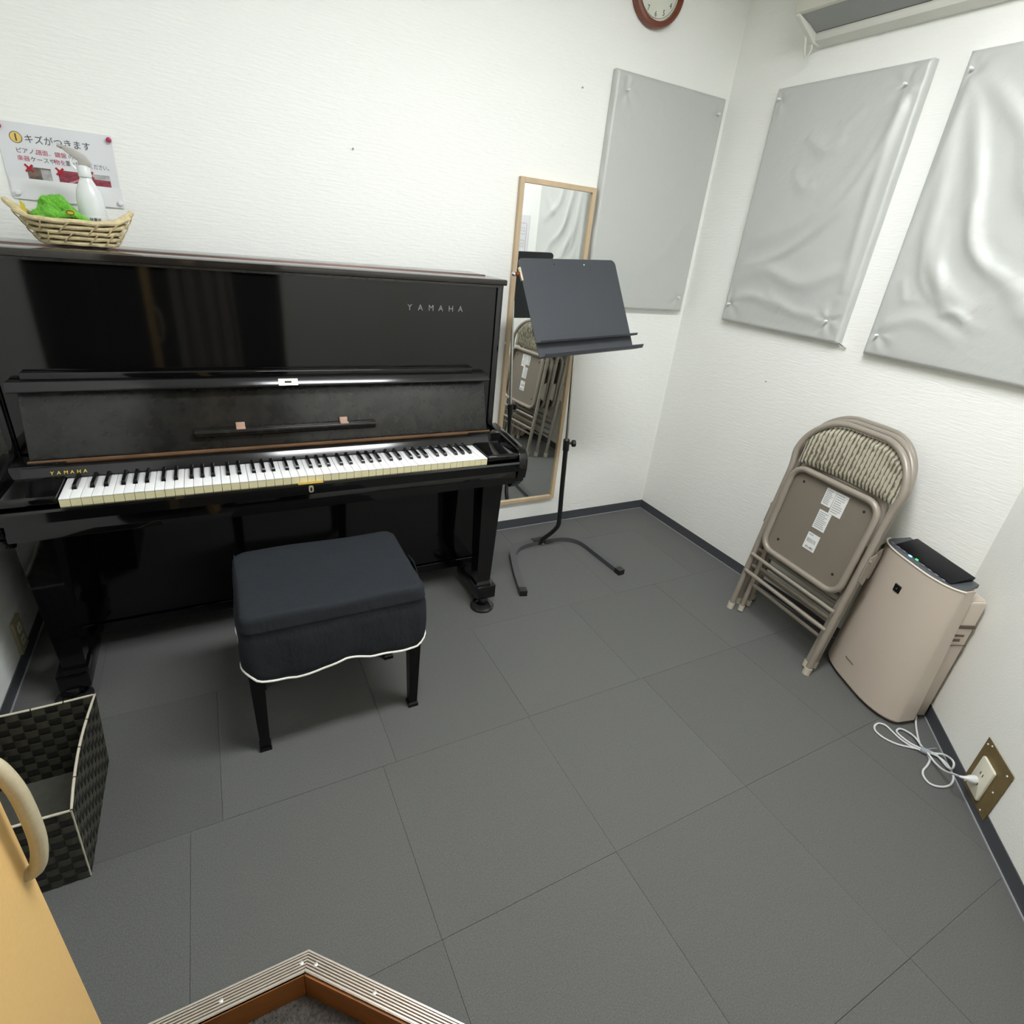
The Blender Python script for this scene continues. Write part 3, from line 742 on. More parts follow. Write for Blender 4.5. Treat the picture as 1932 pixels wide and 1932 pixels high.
# ------------------------------------------------------------------ air conditioner
ac = thing('air_conditioner', 'white wall mounted air conditioner at the top right of the right wall', 'air conditioner', (0, -.81, 2.2))
def acx(x, z): return (x, z-2.2)
A0, A1 = -1.21+.81, -.42+.81
b = MB(); b.prism([acx(-.001, 2.498), acx(-.15, 2.498), acx(-.185, 2.47), acx(-.190, 2.38), acx(-.176, 2.276), acx(-.165, 2.272), acx(-.001, 2.29)], A0, A1, 'y', bev=.002); 
def axswap(o): return o
b.build('front_panel', 'ac_white', ac, smooth=True)
b = MB(); b.prism([acx(-.162, 2.272), acx(-.150, 2.268), acx(-.105, 2.256), acx(-.064, 2.240), acx(-.064, 2.246), acx(-.10, 2.264), acx(-.15, 2.276)], A0+.02, A1-.018, 'y'); b.build('louver', 'ac_grey', ac, smooth=True)
b = MB(); b.prism([acx(-.15, 2.29), acx(-.15, 2.276), acx(-.05, 2.236), acx(-.04, 2.29)], A0+.02, A1-.018, 'y'); b.build('air_slot', 'ac_dark', ac)
b = MB(); b.prism([acx(-.001, 2.29), acx(-.058, 2.29), acx(-.060, 2.232), acx(-.056, 2.215), acx(-.02, 2.205), acx(-.001, 2.205)], A0, A1, 'y', bev=.001); b.build('lower_body', 'ac_side', ac, smooth=True)
for y0, y1 in ((A0, A0+.02), (A1-.018, A1)):
    b = MB(); b.prism([acx(-.174, 2.285), acx(-.17, 2.268), acx(-.14, 2.25), acx(-.085, 2.222), acx(-.06, 2.207), acx(-.001, 2.203), acx(-.001, 2.3), acx(-.17, 2.3)], y0, y1, 'y', bev=.002); b.build('end_cap', 'ac_side', ac, smooth=True)
b = MB(); b.tube(smoothpath([(-.10, A1-.008, .022), (-.082, A1-.008, -.028), (-.066, A1-.006, -.034), (-.050, A1-.006, -.008), (-.055, A1-.006, .012)], 5), .004, 8); b.build('bracket', 'ac_side', ac, smooth=True)

# ------------------------------------------------------------------ poster above the piano
ps = thing('notice_poster', 'paper notice in a clear sleeve pinned above the basket on the back wall', 'poster', (-2.57, 0, 1.48))
px0, px1, pz0, pz1 = -2.712+2.57, -2.440+2.57, 1.402-1.48, 1.592-1.48
pt = Matrix.Rotation(0, 4, 'Y')
b = MB(); b.box(px0, px1, -.0030, -.0012, pz0, pz1); b.build('paper_sheet', 'paper', ps)
b = MB(); b.grid(lambda u, v: (px0+.004+(px1-px0-.002)*u, -.0036-.004*(1-v)*math.sin(u*PI)*1.0-.001, pz0-.004+.055*v), 20, 6); b.build('sleeve_fold', 'sleeve', ps, smooth=True)
def ptext(s_, size, m, x, z, **k): return text('lettering', s_, size, m, ps, (x-2.57+2.57, -.0034, z), (1, 0, 0), (0, 0, 1), extrude=.0002, **k)
b = MB(); b.lathe([(.0145, -.003), (.0145, -.0034)], 32, (px0+.042, 0, pz1-.037), 'y'); b.build('badge_ring', 'ink_dark', ps)
b = MB(); b.lathe([(.0130, -.0033), (.0130, -.0037)], 32, (px0+.042, 0, pz1-.037), 'y'); b.build('badge', 'poster_yellow', ps)
MB().box(px0+.0405, px0+.0435, -.0042, -.0036, pz1-.046, pz1-.028).build('badge_numeral', 'ink_dark', ps)
ptext('キズがつきます', .0235, 'ink_dark', px0+.060, pz1-.046, wscale=.95)
ptext('ピアノ、', .0145, 'ink_dark', px0+.034, pz1-.074); ptext('譜面、鍵盤', .0145, 'poster_red', px0+.080, pz1-.074); ptext('の上に', .0145, 'ink_dark', px0+.155, pz1-.074)
ptext('楽器', .0145, 'poster_red', px0+.034, pz1-.093); ptext('ケースや', .0145, 'ink_dark', px0+.064, pz1-.093); ptext('物を', .0145, 'poster_red', px0+.118, pz1-.093); ptext('置かないでください。', .0145, 'ink_dark', px0+.146, pz1-.093, wscale=.78)
for i, x in enumerate((px0+.050, px0+.122, px0+.194)):
    MB().box(x, x+.056, -.0034, -.0031, pz1-.146, pz1-.108).build('photo_print', ['poster_brown', 'poster_wine', 'poster_wine'][i], ps)
    if i == 0: MB().box(x+.032, x+.056, -.0036, -.0034, pz1-.146, pz1-.112).build('photo_detail', 'poster_grey', ps)
    if i == 1: MB().prism([(x+.01, pz1-.144), (x+.054, pz1-.124), (x+.054, pz1-.128), (x+.016, pz1-.146)], -.0036, -.0034, 'y').build('photo_detail', 'poster_pink', ps)
    if i == 2: MB().box(x+.004, x+.056, -.0036, -.0034, pz1-.122, pz1-.108).build('photo_detail', 'poster_grey', ps)
    b = MB()
    for sgn in (1, -1):
        c_ = Vector((x+.006, 0, pz1-.112)); d = Vector((1, 0, sgn)).normalized()*.013; e = Vector((d.z, 0, -d.x)).normalized()*.0028
        V = [b.bm.verts.new((c_+p)+Vector((0, -.0040-.0002*sgn, 0))) for p in (d+e, d-e, -d-e, -d+e)]; b.face(V)
    b.build('red_cross', 'poster_xred', ps)
MB().box(px0+.06, px0+.15, -.0034, -.0031, pz1-.163, pz1-.161).build('small_print', 'label_print', ps)
for x, z, m in ((px0+.010, pz1-.014, 'pin_magenta'), (px1-.006, pz1-.012, 'pin_magenta'), (px0+.018, pz0+.012, 'pin_white'), (px1-.006, pz0+.010, 'pin_white')):
    b = MB(); b.lathe([(.0015, -.002), (.0015, -.006), (.0065, -.007), (.0072, -.011), (.006, -.015), (.001, -.0165)], 16, (x, 0, z), 'y'); b.build('pushpin', m, ps, smooth=True)

# ------------------------------------------------------------------ notice on the corner wall (seen in the mirror)
no = thing('framed_notice', 'white paper notice with red rounded border on the corner wall, seen in the mirror', 'poster', mtx=frame((-.045*1-.01, FY-.055, 1.30), (-s2, -s2, 0), (s2, -s2, 0), (0, 0, 1)))
MB().box(0, .21, -.002, -.0005, 0, .297).build('paper_sheet', 'paper', no)
b = MB(); b.tube([(p[0], -.0022, p[1]) for p in rrect(.02, .19, .03, .245, .012, 4)], .0012, 4, closed=True); b.build('border', 'poster_red', no)
for k, z in enumerate((.215, .195, .175, .13, .11, .09)):
    text('lettering', 'レッスン室のご利用' if k % 2 == 0 else 'についてのお願い', .016, 'ink_dark', no, (.03, -.0022, z-.008), (1, 0, 0), (0, 0, 1), extrude=.0001)

# ------------------------------------------------------------------ basket with spray bottle and cloth on the lid
LZ = 1.2905
bk = thing('straw_basket', 'coiled straw boat basket with raised end handles on top of the piano', 'basket', (-2.548, -.175, LZ))
def bring(t, lift=0):
    """ring at height fraction t"""
    a = .088+.036*t**1.1; c_ = .045+.030*t; z = .0085+.056*t; P = []
    for k in range(56):
        an = 2*PI*k/56; x = a*math.copysign(abs(math.cos(an))**.8, math.cos(an)); y = c_*math.copysign(abs(math.sin(an))**.8, math.sin(an))
        end = abs(x/a)**6
        P.append((x*(1+.06*end*t), y, z+.020*end*t*t+.0010*math.sin(k*1.3+t*9)))
    return P
for i in range(5):
    b = MB(); b.tube(bring(i/4), .0060 if i < 4 else .0068, 8, closed=True); b.build('coil', 'straw', bk, smooth=True)
b = MB(); b.loft([[(x*.95, y*.92, z) for x, y, z in bring(i/4)] for i in range(5)], cap0=True, cap1=False); b.build('lining', 'straw_dark', bk, smooth=True)
b = MB()
for i in range(4):
    A, B_ = bring(i/4), bring((i+1)/4)
    for k in range(i % 2, 56, 4):
        p = Vector(A[k])*1.0; q = Vector(B_[(k+1) % 56]); o_ = Vector((p.x, p.y*2.2, 0)).normalized()*.0055
        b.tube([p+o_*1.1, (p+q)/2+o_*1.45, q+o_*1.1], .0018, 5)
b.build('stitches', 'straw', bk, kind='stuff')
for sg in (-1, 1):
    lift = .104 if sg < 0 else .098; ex = .148 if sg < 0 else .138
    b = MB(); pts = smoothpath([(sg*.098, -.052, .066), (sg*.118, -.030, .082), (sg*(ex-.008), -.010, lift-.008), (sg*ex, 0, lift), (sg*(ex-.008), .010, lift-.008), (sg*.118, .030, .082), (sg*.098, .052, .066)], 6)
    b.tube(pts, .0075, 8); b.build('handle', 'straw', bk, smooth=True)
# spray bottle
sp = thing('spray_bottle', 'translucent white trigger spray bottle standing in the straw basket', 'bottle', (-2.506, -.152, LZ+.012))
b = MB(); b.lathe([(.027, 0), (.032, .004), (.033, .03), (.0335, .09), (.0325, .115), (.028, .136), (.019, .154), (.0145, .164), (.0135, .172)], 28)
for v in b.bm.verts: v.co.y *= .8
b.build('body', 'bottle_white', sp, smooth=True)
b = MB(); b.lathe([(.0155, .168), (.016, .172), (.0155, .192), (.012, .196)], 20); b.build('collar', 'bottle_white', sp, smooth=True)
b = MB(); b.prism([(.017, .194), (.019, .206), (.009, .222), (-.016, .235), (-.038, .240), (-.041, .231), (-.028, .220), (-.010, .209), (-.010, .194)], -.009, .009, 'y', bev=.003); b.build('spray_head', 'trigger_grey', sp, smooth=True)
b = MB(); b.tube(smoothpath([(-.016, 0, .216), (-.026, 0, .206), (-.025, 0, .194), (-.018, 0, .184)], 4), .0032, 8); b.build('trigger', 'bottle_white', sp, smooth=True)
b = MB(); b.tube([(-.040, 0, .235), (-.050, 0, .239)], .005, 10); b.build('nozzle', 'trigger_grey', sp, smooth=True)
b = MB(); b.grid(lambda u, v: (.0352*math.sin(-1.0+2.2*u), -.0352*.8*math.cos(-1.0+2.2*u), .022+.05*v), 10, 2); bl = b.build('label', 'label_white', sp, smooth=True)
text('lettering', '除菌液', .009, 'ink_dark', bl, (-.006, -.0300, .058), (1, .12, 0), (0, 0, 1))
# green cloth
gc = thing('microfibre_cloth', 'bright green fluffy cleaning cloth bundled in the straw basket', 'cloth', (-2.574, -.198, LZ+.047))
b = MB()
bmesh.ops.create_icosphere(b.bm, subdivisions=5, radius=1)
prof = [(-.080, .022), (-.070, .047), (-.050, .068), (-.030, .081), (-.012, .082), (.010, .073), (.035, .055), (.058, .033), (.072, .012), (.078, .0)]
for v in b.bm.verts:
    d = v.co.copy(); x = d.x*.073
    top = float(np.interp(x, [p[0] for p in prof], [p[1] for p in prof]))
    z = (d.z*max(top, .01)*1.0 if d.z > 0 else d.z*.008)
    n = .0035*math.sin(d.x*9+d.z*7)+.003*math.sin(d.y*11+d.x*4)+.0018*math.sin(d.x*23+d.y*19+d.z*17)
    v.co = Vector((x+d.x*n, d.y*.028+d.y*n, z+d.z*n))
    fold = math.exp(-((v.co.z-(.048-.35*(x+.02)))/.006)**2)*(.006 if d.y < 0 else 0); v.co.y += fold
gb = b.build('bundle', 'green_fuzz', gc, smooth=True)
b = MB(); rg = random.Random(3)
mesh_pts = [v.co.copy() for v in gb.data.vertices]; mesh_n = [v.normal.copy() for v in gb.data.vertices]
for p, n in zip(mesh_pts, mesh_n):
    if p.z < -.005: continue
    for q in range(5):
        o_ = Vector((rg.uniform(-1, 1), rg.uniform(-1, 1), rg.uniform(-1, 1)))*.0016; t_ = n.orthogonal().normalized()*.00028
        e_ = n*rg.uniform(.001, .0028)+Vector((rg.uniform(-1, 1), rg.uniform(-1, 1), rg.uniform(-1, 1)))*.0015
        b.face([b.bm.verts.new(p+o_-t_), b.bm.verts.new(p+o_+t_), b.bm.verts.new(p+o_+e_)])
b.build('fuzz', 'green_fuzz', gc, kind='stuff')
b = MB(); b.tube(smoothpath([(.002, -.022, .022), (.016, -.031, .034), (.032, -.032, .036), (.048, -.028, .028), (.060, -.020, .018)], 5), [.010]*21, 10); b.build('rolled_edge', 'green_fuzz', gc, smooth=True)
b = MB(); b.grid(lambda u, v: (.018+.020*u, -.0435+.002*abs(u-.5), .033+.012*v+.002*u), 4, 2); tg = b.build('care_tag', 'tag_yellow', gc)
b = MB(); b.tube([(p[0], -.0445, p[1]) for p in rrect(.020, .036, .0355, .0445, .004, 3)], .0008, 5, closed=True); b.build('tag_print', 'tag_ink', gc)
b = MB(); b.grid(lambda u, v: (-.084+.010*u, -.012, .038+.022*v-.01*u), 2, 3); b.build('care_tag', 'tag_yellow', gc)

# ------------------------------------------------------------------ music stand
ms = thing('music_stand', 'black metal music stand with U shaped floor base right of the piano', 'music stand', (-.84, -.36, 0))
OFF = Vector((.84, .36, 0))
def L(p): return Vector(p)+OFF
# U base
path = [(-1.142, -.560), (-1.105, -.44), (-1.060, -.320), (-1.035, -.268), (-.990, -.226), (-.93, -.205), (-.84, -.196), (-.76, -.196), (-.69, -.212), (-.645, -.250), (-.625, -.30), (-.618, -.40), (-.608, -.570)]
bp_ = smoothpath([L((x, y, .0125)) for x, y in path], 5)
b = MB(); b.bar(bp_, .031, .025); b.build('floor_base', 'stand_base', ms, smooth=True, angle=30)
for e, d in ((L((-1.146, -.576, .0135)), (bp_[0]-bp_[2]).normalized()), (L((-.607, -.582, .0135)), (bp_[-1]-bp_[-3]).normalized())):
    b = MB(); b.bar([e-d*.022, e+d*.012], .034, .027); b.build('end_cap', 'stand_tube', ms)
b = MB(); b.bar([L((-.885, -.197, .014)), L((-.815, -.196, .014))], .032, .030); b.build('pivot_block', 'stand_tube', ms)
b = MB(); b.tube([L((-.838, -.228, .012)), L((-.838, -.170, .012))], .008, 12); b.build('pivot_bolt', 'chrome', ms, smooth=True)
colb, colm, colt = L((-.812, -.30, .165)), L((-.836, -.30, .60)), L((-.880, -.305, 1.20))
lowp = smoothpath([L((-.838, -.205, .02)), L((-.832, -.232, .055)), L((-.824, -.268, .10)), L((-.812, -.296, .150)), L((-.812, -.30, .20)), L((-.8225, -.30, .36)), colm], 6)
b = MB(); b.tube(lowp, .0115, 14); b.build('lower_tube', 'stand_tube', ms, smooth=True)
b = MB(); dcol = (colt-colm).normalized()
b.tube([colm-dcol*.045, colm-dcol*.04, colm+dcol*.012, colm+dcol*.016], [.012, .015, .0155, .012], 16); cl = b.build('clamp_collar', 'stand_tube', ms, smooth=True)
b = MB(); c_ = colm-dcol*.005; b.tube([c_+Vector((.012, -.004, 0)), c_+Vector((.026, -.008, 0))], .006, 10); b.tube([c_+Vector((.024, -.008, 0)), c_+Vector((.027, -.009, 0)), c_+Vector((.040, -.013, 0)), c_+Vector((.043, -.014, 0))], [.011, .0165, .0165, .012], 16); b.build('clamp_knob', 'stand_tube', ms, smooth=True)
b = MB(); b.tube([colm, colt], .0078, 14); b.build('upper_tube', 'chrome', ms, smooth=True)
# desk
ya, tl, ro = .128, .495, .048
ux = Vector((math.cos(ya), math.sin(ya), 0)); hz = Vector((-math.sin(ya), math.cos(ya), 0)); vy = hz*math.sin(tl)+Vector((0, 0, 1))*math.cos(tl)
ax = ux*math.cos(ro)+vy*math.sin(ro); bx_ = -ux*math.sin(ro)+vy*math.cos(ro); nz = ax.cross(bx_)   # nz faces the room
dc = L((-.931, -.369, 1.232))
DM = frame(dc, ax, bx_, nz)
def desk(b, name, m, parent=ms, **k):
    o = b.build(name, m, None, **k); o.data.transform(DM); o.parent = parent; return o
hw, hh = .255, .162
outline = [(-hw, -hh-.055), (hw, -hh-.055)] + arc((hw-.022, hh-.022), .022, 0, PI/2, 5) + arc((-hw+.022, hh-.022), .022, PI/2, PI, 5)
b = MB(); b.prism([(x, y) for x, y in outline], -.0012, .0012, 'z'); dk = desk(b, 'desk_plate', 'stand_black')
b = MB(); b.prism([(0.0012, -hh+.002), (.030, -hh-.004), (.036, -hh+.002), (.036, -hh+.004), (.029, -hh-.001), (.0012, -hh+.005)], -hw-.0, hw+.008, 'x')
for v in b.bm.verts: v.co = Vector((v.co.x, v.co.z, v.co.y))
desk(b, 'upper_ledge', 'stand_black')
b = MB(); b.prism([(0.0012, -hh-.055), (.042, -hh-.062), (.052, -hh-.052), (.052, -hh-.049), (.041, -hh-.059), (.0012, -hh-.052)], -hw-.006, hw+.010, 'x')
for v in b.bm.verts: v.co = Vector((v.co.x, v.co.z, v.co.y))
desk(b, 'lower_ledge', 'stand_black')
for x, m in ((-.083, 'dark_hole'), (.075, 'pin_white')):
    b = MB(); b.lathe([(.003, .0013), (.003, .0016)], 12, (x, hh-.022, 0)); desk(b, 'rivet', m, dk)
b = MB(); b.box(-hw-.004, -hw+.004, hh-.085, hh-.035, -.004, .006, .001); desk(b, 'side_clip', 'brass_pale', smooth=True)
b = MB(); b.tube([(-hw-.002, hh-.058, -.002), (-hw-.020, hh-.058, -.004)], .0075, 10); desk(b, 'clip_stem', 'clock_wood', smooth=True)
b = MB(); b.sphere((-hw-.028, hh-.058, -.004), .0085, 14); desk(b, 'clip_ball', 'chrome', smooth=True)
b = MB(); b.box(-.03, .03, -.09, .02, -.022, -.0013, .003); desk(b, 'tilt_bracket', 'stand_tube')
b = MB(); e = DM @ Vector((.0, -.02, -.02)); b.tube([colt, e], .012, 12); b.tube([colt-dcol*.05, colt], .0115, 12); b.build('tilt_joint', 'stand_tube', ms, smooth=True)

# ------------------------------------------------------------------ folding chairs
cu = Vector((-.117, -.993, 0)).normalized(); thc = math.radians(7)
hwv = Vector((-cu.y, cu.x, 0)); hwv = hwv if hwv.x > 0 else -hwv
cvv = hwv*math.sin(thc)+Vector((0, 0, 1))*math.cos(thc)
cyv = cvv.cross(cu)                                  # towards the wall
F0 = Vector((-.31, -1.213, 0))-cu*.010
def bowy(x, z): return (.030*(1-(x/.225)**2) if z > .60 else 0)*min(1, max(0, (z-.60)/.12))
def make_chair(label, mtx, stickers):
    t = thing('folding_chair', label, 'chair', mtx=mtx, group='folded metal chairs leaning on the right wall')
    hx, top, cr = .226, .925, .165
    left = [(-.218, z) for z in (.012, .15, .30, .45, .60, .70)]
    c1 = [(-hx+cr-cr*math.cos(a), top-cr+cr*math.sin(a)) for a in np.linspace(0, PI/2, 10)]
    pth = left+[(-hx, .73)]+c1+[(-x, z) for x, z in (left+[(-hx, .73)]+c1)[::-1]][1:] if False else left+c1+[(-x, z) for x, z in (left+c1)[::-1]]
    b = MB(); b.tube(smoothpath([(x, bowy(x, z), z) for x, z in pth], 3), .0118, 12); b.build('main_frame', 'chair_metal', t, smooth=True)
    # rear legs
    for sx in (-1, 1):
        b = MB(); b.tube([(sx*.186, .030, .020), (sx*.188, .030, .3), (sx*.196, .022, .56)], .0102, 10); rl = b.build('rear_leg', 'chair_metal', t, smooth=True)
        b = MB(); b.tube([(sx*.186, .030, .008), (sx*.186, .030, .034)], .0128, 12); b.build('foot_cap', 'chair_foot', rl, smooth=True)
        b = MB(); b.tube([(sx*.218, 0, .000), (sx*.218, 0, .030)], .0145, 12); b.build('foot_cap', 'chair_foot', t, smooth=True)
        b = MB(); b.prism([(-.006, .44), (.026, .42), (.030, .43), (.030, .52), (.022, .55), (-.004, .53)], sx*.2305, sx*.2335, 'x'); hb = b.build('hinge_link', 'chair_metal', t)
        b = MB(); b.lathe([(.006, sx*.2335), (.006, sx*.2365), (.003, sx*.238)], 10, (0, .002, .52), 'x'); b.build('hinge_rivet', 'chair_metal', hb, smooth=True)
    for z, y, r, x in ((.288, -.012, .0082, .214), (.205, -.008, .0085, .214), (.235, .030, .0075, .186), (.150, .030, .0075, .186)):
        b = MB(); b.tube([(-x, y, z), (x, y, z)], r, 10); b.build('crossbar', 'chair_metal', t, smooth=True)
    # seat: rolled rim, recessed pan facing the room, padded side facing the wall
    rr_ = rrect(-.190, .190, .345, .716, .055, 6)
    b = MB(); b.tube([(x, -.010, z) for x, z in rr_], .0125, 10, closed=True); b.build('seat_rim', 'chair_metal', t, smooth=True)
    b = MB(); b.prism(rrect(-.190, .190, .345, .716, .055, 6), .000, .004, 'y'); sp_ = b.build('seat_pan', 'chair_pan', t)
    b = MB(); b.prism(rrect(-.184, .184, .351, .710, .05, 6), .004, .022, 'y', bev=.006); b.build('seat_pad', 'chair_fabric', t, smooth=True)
    for x, z in ((-.135, .668), (.135, .668), (-.135, .405), (.135, .405)):
        b = MB(); b.lathe([(.0055, .0002), (.0055, -.001), (.003, -.0022)], 8, (x, 0, z), 'y'); b.build('screw', 'dark_hole', sp_)
    # back pad, pleated
    def padf(u, v):
        x = -.205+.41*u; xe = abs(x); 
        ztop = top-.014 if xe < hx-cr else top-cr-.014+math.sqrt(max(0, cr**2-(xe-(hx-cr))**2))
        zb = .728+.004*math.cos(x*7); z = zb+(ztop-zb)*v
        pl = abs(math.sin(u*25*PI+.25*math.sin(v*5+u*3)))**.7
        edge = min(1, v*8, (1-v)*8, u*14, (1-u)*14)
        return (x, bowy(x, z)+.006-(.0125*pl+.003)*edge, z)
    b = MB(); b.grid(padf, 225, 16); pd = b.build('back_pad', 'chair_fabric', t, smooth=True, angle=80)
    b = MB(); b.grid(lambda u, v: (lambda p: (p[0], bowy(p[0], p[2])+.006, p[2]))(padf(u, v)), 24, 6); b.build('back_shell', 'chair_pan', t, smooth=True)
    if stickers:
        for k, (x0, x1, z0, z1) in enumerate(((-.030, .012, .622, .690), (.014, .066, .603, .690), (-.022, .032, .525, .602), (-.024, .030, .435, .503))):
            b = MB(); b.box(x0, x1, -.0016, -.0004, z0, z1); lb = b.build('label_sticker', 'label_white', sp_)
            n = 9 if k < 3 else 0
            for i in range(n):
                z = z1-.006-(z1-z0-.010)*i/n; wv = (x1-x0)*random.uniform(.6, .9)
                MB().box(x0+.004, x0+.004+wv-.004, -.0019, -.0016, z-.0035, z-.0008).build('print_line', 'label_print', lb)
            if k == 3:
                MB().box(x0+.005, x0+.025, -.0019, -.0016, z1-.010, z1-.004).build('print_line', 'label_blue', lb)
                for i in range(11): MB().box(x0+.006+i*.0037, x0+.006+i*.0037+random.uniform(.001, .0026), -.0019, -.0016, z0+.030, z0+.046).build('barcode_bar', 'label_print', lb)
                text('lettering', '¥2,480', .013, 'ink_dark', lb, (x0+.010, -.0019, z0+.006), (1, 0, 0), (0, 0, 1), extrude=.0001)
    return t
for k, lab in enumerate(('taupe folding chair, frontmost of the three leaning at right, white stickers under its seat',
                         'taupe folding chair on the right wall, middle one between the stickered chair and the rearmost',
                         'taupe folding chair on the right wall, rearmost of the three, touching the wall')):
    o_ = F0+Vector((.066*k, .006*k, 0))
    if k == 2: o_ += Vector((.0, .035, 0))
    if k == 1: o_ += Vector((.0, .012, 0))
    make_chair(lab, frame(o_, cu, cyv, cvv), k == 0)

# ------------------------------------------------------------------ air purifier
PA = Vector((-.40, -.917, 0)).normalized(); PNv = Vector((-.917, .40, 0)).normalized()
pu = thing('air_purifier', 'pinkish beige air purifier with dark top standing in the right corner', 'air purifier', mtx=frame((-.15, -1.50, 0), PA, -PNv, (0, 0, 1)))
# local x = along width, y = -normal (towards wall), z up
def dshape(a0, a1, nf, nb, n=24, pw=3.2):
    c = (a0+a1)/2; h = (a1-a0)/2; P = []
    for k in range(n+1):
        s_ = -1+2*k/n; s_ = math.sin(s_*PI/2); P.append((c+h*s_, -(nb+(nf-nb)*(max(0, 1-abs(s_)**pw))**.6)))
    return P
def shell(t):
    a0 = -.136+.014*t; a1 = .252-.026*t; nf = .078-.036*t+.006*math.sin(PI*t); nb = .004-.020*t
    return a0, a1, nf, nb
rings = []
for t in [0, .02, .1, .2, .35, .5, .65, .8, .92, .985, 1.0]:
    a0, a1, nf, nb = shell(t)
    if t == 0: a0 += .01; a1 -= .01; nf -= .01
    z = .008+.545*t
    P = dshape(a0, a1, nf, nb); back = [(a1-.012, .062), (a0+.030, .062)] if t < 2 else []
    # lower edge curves upward at the right end as in the photograph
    rings.append([(x, y, z) for x, y in P]+[(x, y, z) for x, y in back])
b = MB(); b.loft(rings); fs = b.build('front_shell', 'pur_body', pu, smooth=True, angle=35)
# pale top edge
a0, a1, nf, nb = shell(1)
P1 = dshape(a0, a1, nf, nb)
b = MB(); b.tube([(x, y, .554) for x, y in P1], .0034, 8); b.build('top_edge', 'pur_edge', pu, smooth=True)
P2 = [(x*.97+.002, y*.93) for x, y in P1]
b = MB(); b.loft([[(x, y, .553) for x, y in P2]+[(a1-.02, .070, .560), (a0+.02, .070, .560)], [(x, y+.002, .556) for x, y in P2]+[(a1-.02, .070, .572), (a0+.02, .070, .572)]]); tp = b.build('top_deck', 'pur_dgrey', pu, smooth=True, angle=30)
b = MB(); b.prism([(-.006, .556), (.062, .566), (.070, .585), (.064, .587), (-.008, .560)], a0+.055, a1-.040, 'x', bev=.0015); dp = b.build('display_panel', 'pur_black', pu, smooth=True)
for i in range(9):
    x = a0+.045+i*.030; m = 'led_blue' if i == 3 else 'pur_button'
    b = MB(); b.prism([(x+px_*.008, -.012+py_*.004) for px_, py_ in [(math.cos(k*PI/4), math.sin(k*PI/4)) for k in range(8)]], .5565, .5585, 'z'); b.build('button', m, tp)
MB().box(a0+.158, a0+.167, -.012, -.007, .5570, .5610).build('indicator', 'led_green', tp)
text('display_digits', '41', .014, 'led_green', dp, (a0+.235, .040, .5655), (1, 0, 0), (0, .98, .2), extrude=.0003)
# rear housing with water tank
def rrr(ins, z): return [(-.085+ins, .050, z), (-.080+ins, .098-ins, z), (.195-ins, .138-ins, z), (.212-ins, .125-ins, z), (.214-ins, .02, z)]
b = MB(); b.loft([rrr(.004, .010), rrr(0, .016), rrr(0, .50), rrr(.006, .512)]); rh = b.build('rear_housing', 'pur_body', pu, smooth=True, angle=35)
b = MB(); b.loft([[(p[0]*1.0+.004, p[1], z) for p in ((.150, .040), (.150, .120), (.186, .130), (.207, .122), (.209, .040))] for z in (.455, .508)]); b.build('tank_handle', 'pur_edge', rh, smooth=True, angle=30)
MB().box(.160, .198, .070, .122, .5075, .5105, .001).build('handle_recess', 'pur_dgrey', rh)
for z0, z1, y0, y1 in ((.405, .418, .035, .128), (.372, .380, .072, .104), (.352, .362, .058, .098)):
    MB().box(.2105, .2158, y0, y1, z0, z1, .001).build('side_slot', 'pur_slot', rh)
b = MB(); b.tube(smoothpath([(.2145, .022, .318), (.2150, .05, .330), (.2150, .09, .336), (.2145, .128, .336)], 4), .0016, 6); b.build('seam_line', 'pur_slot', rh)
MB().box(.213, .2165, .046, .052, .085, .285, .001).build('tank_window', 'pur_edge', rh)
MB().box(.2128, .2160, .052, .056, .09, .282).build('window_shade', 'pur_slot', rh)
for z0 in (.335, .295): MB().box(.2130, .2158, .024, .031, z0, z0+.022).build('level_mark', 'pur_light', rh)
# emblem and maker's name on the front
def front_pt(x, z):
    t = (z-.008)/.545; a0, a1, nf, nb = shell(t); c = (a0+a1)/2; h = (a1-a0)/2; s_ = (x-c)/h
    return -(nb+(nf-nb)*(max(0, 1-abs(s_)**3.2))**.6)
ex, ez = .062, .452
y = front_pt(ex, ez)
b = MB(); b.box(ex-.0135, ex+.0135, y-.0035, y+.002, ez-.0135, ez+.0135); em = b.build('emblem', 'pur_black', fs)
b = MB(); b.prism([(ex-.004, ez-.005), (ex+.004, ez+.001), (ex+.001, ez+.001), (ex+.004, ez+.006), (ex-.004, ez+.0), (ex-.001, ez-.0)], y-.0042, y-.0034, 'y'); b.build('emblem_mark', 'pur_button', em)
yy = front_pt(.02, .10); text('lettering', 'Plasmacluster', .0085, 'pur_slot', fs, (.010, yy-.003, .098), (1, .0, 0), (0, 0, 1), extrude=.0004)

# ------------------------------------------------------------------ cord, plug, outlet plates
cr_ = thing('power_cord', 'white power cord of the purifier, bundled in loops on the floor at right', 'cord', (-.29, -1.83, 0))
CO = Vector((.29, 1.83, 0))
def cordpath(name, pts, z=None, r=.0032):
    b = MB(); b.tube(smoothpath([Vector(p)+CO for p in pts], 5), r, 8); b.build(name, 'cord_white', cr_, smooth=True)
cordpath('cord_run', [(-.150, -1.735, .012), (-.18, -1.751, .006), (-.236, -1.788, .005), (-.272, -1.816, .006), (-.288, -1.833, .010)])
cordpath('cord_loop', [(-.289, -1.831, .008), (-.315, -1.805, .005), (-.343, -1.779, .004), (-.361, -1.745, .004), (-.359, -1.714, .004), (-.340, -1.698, .004), (-.312, -1.696, .004), (-.297, -1.712, .004), (-.303, -1.741, .004), (-.309, -1.774, .004), (-.305, -1.806, .005), (-.293, -1.833, .008)])
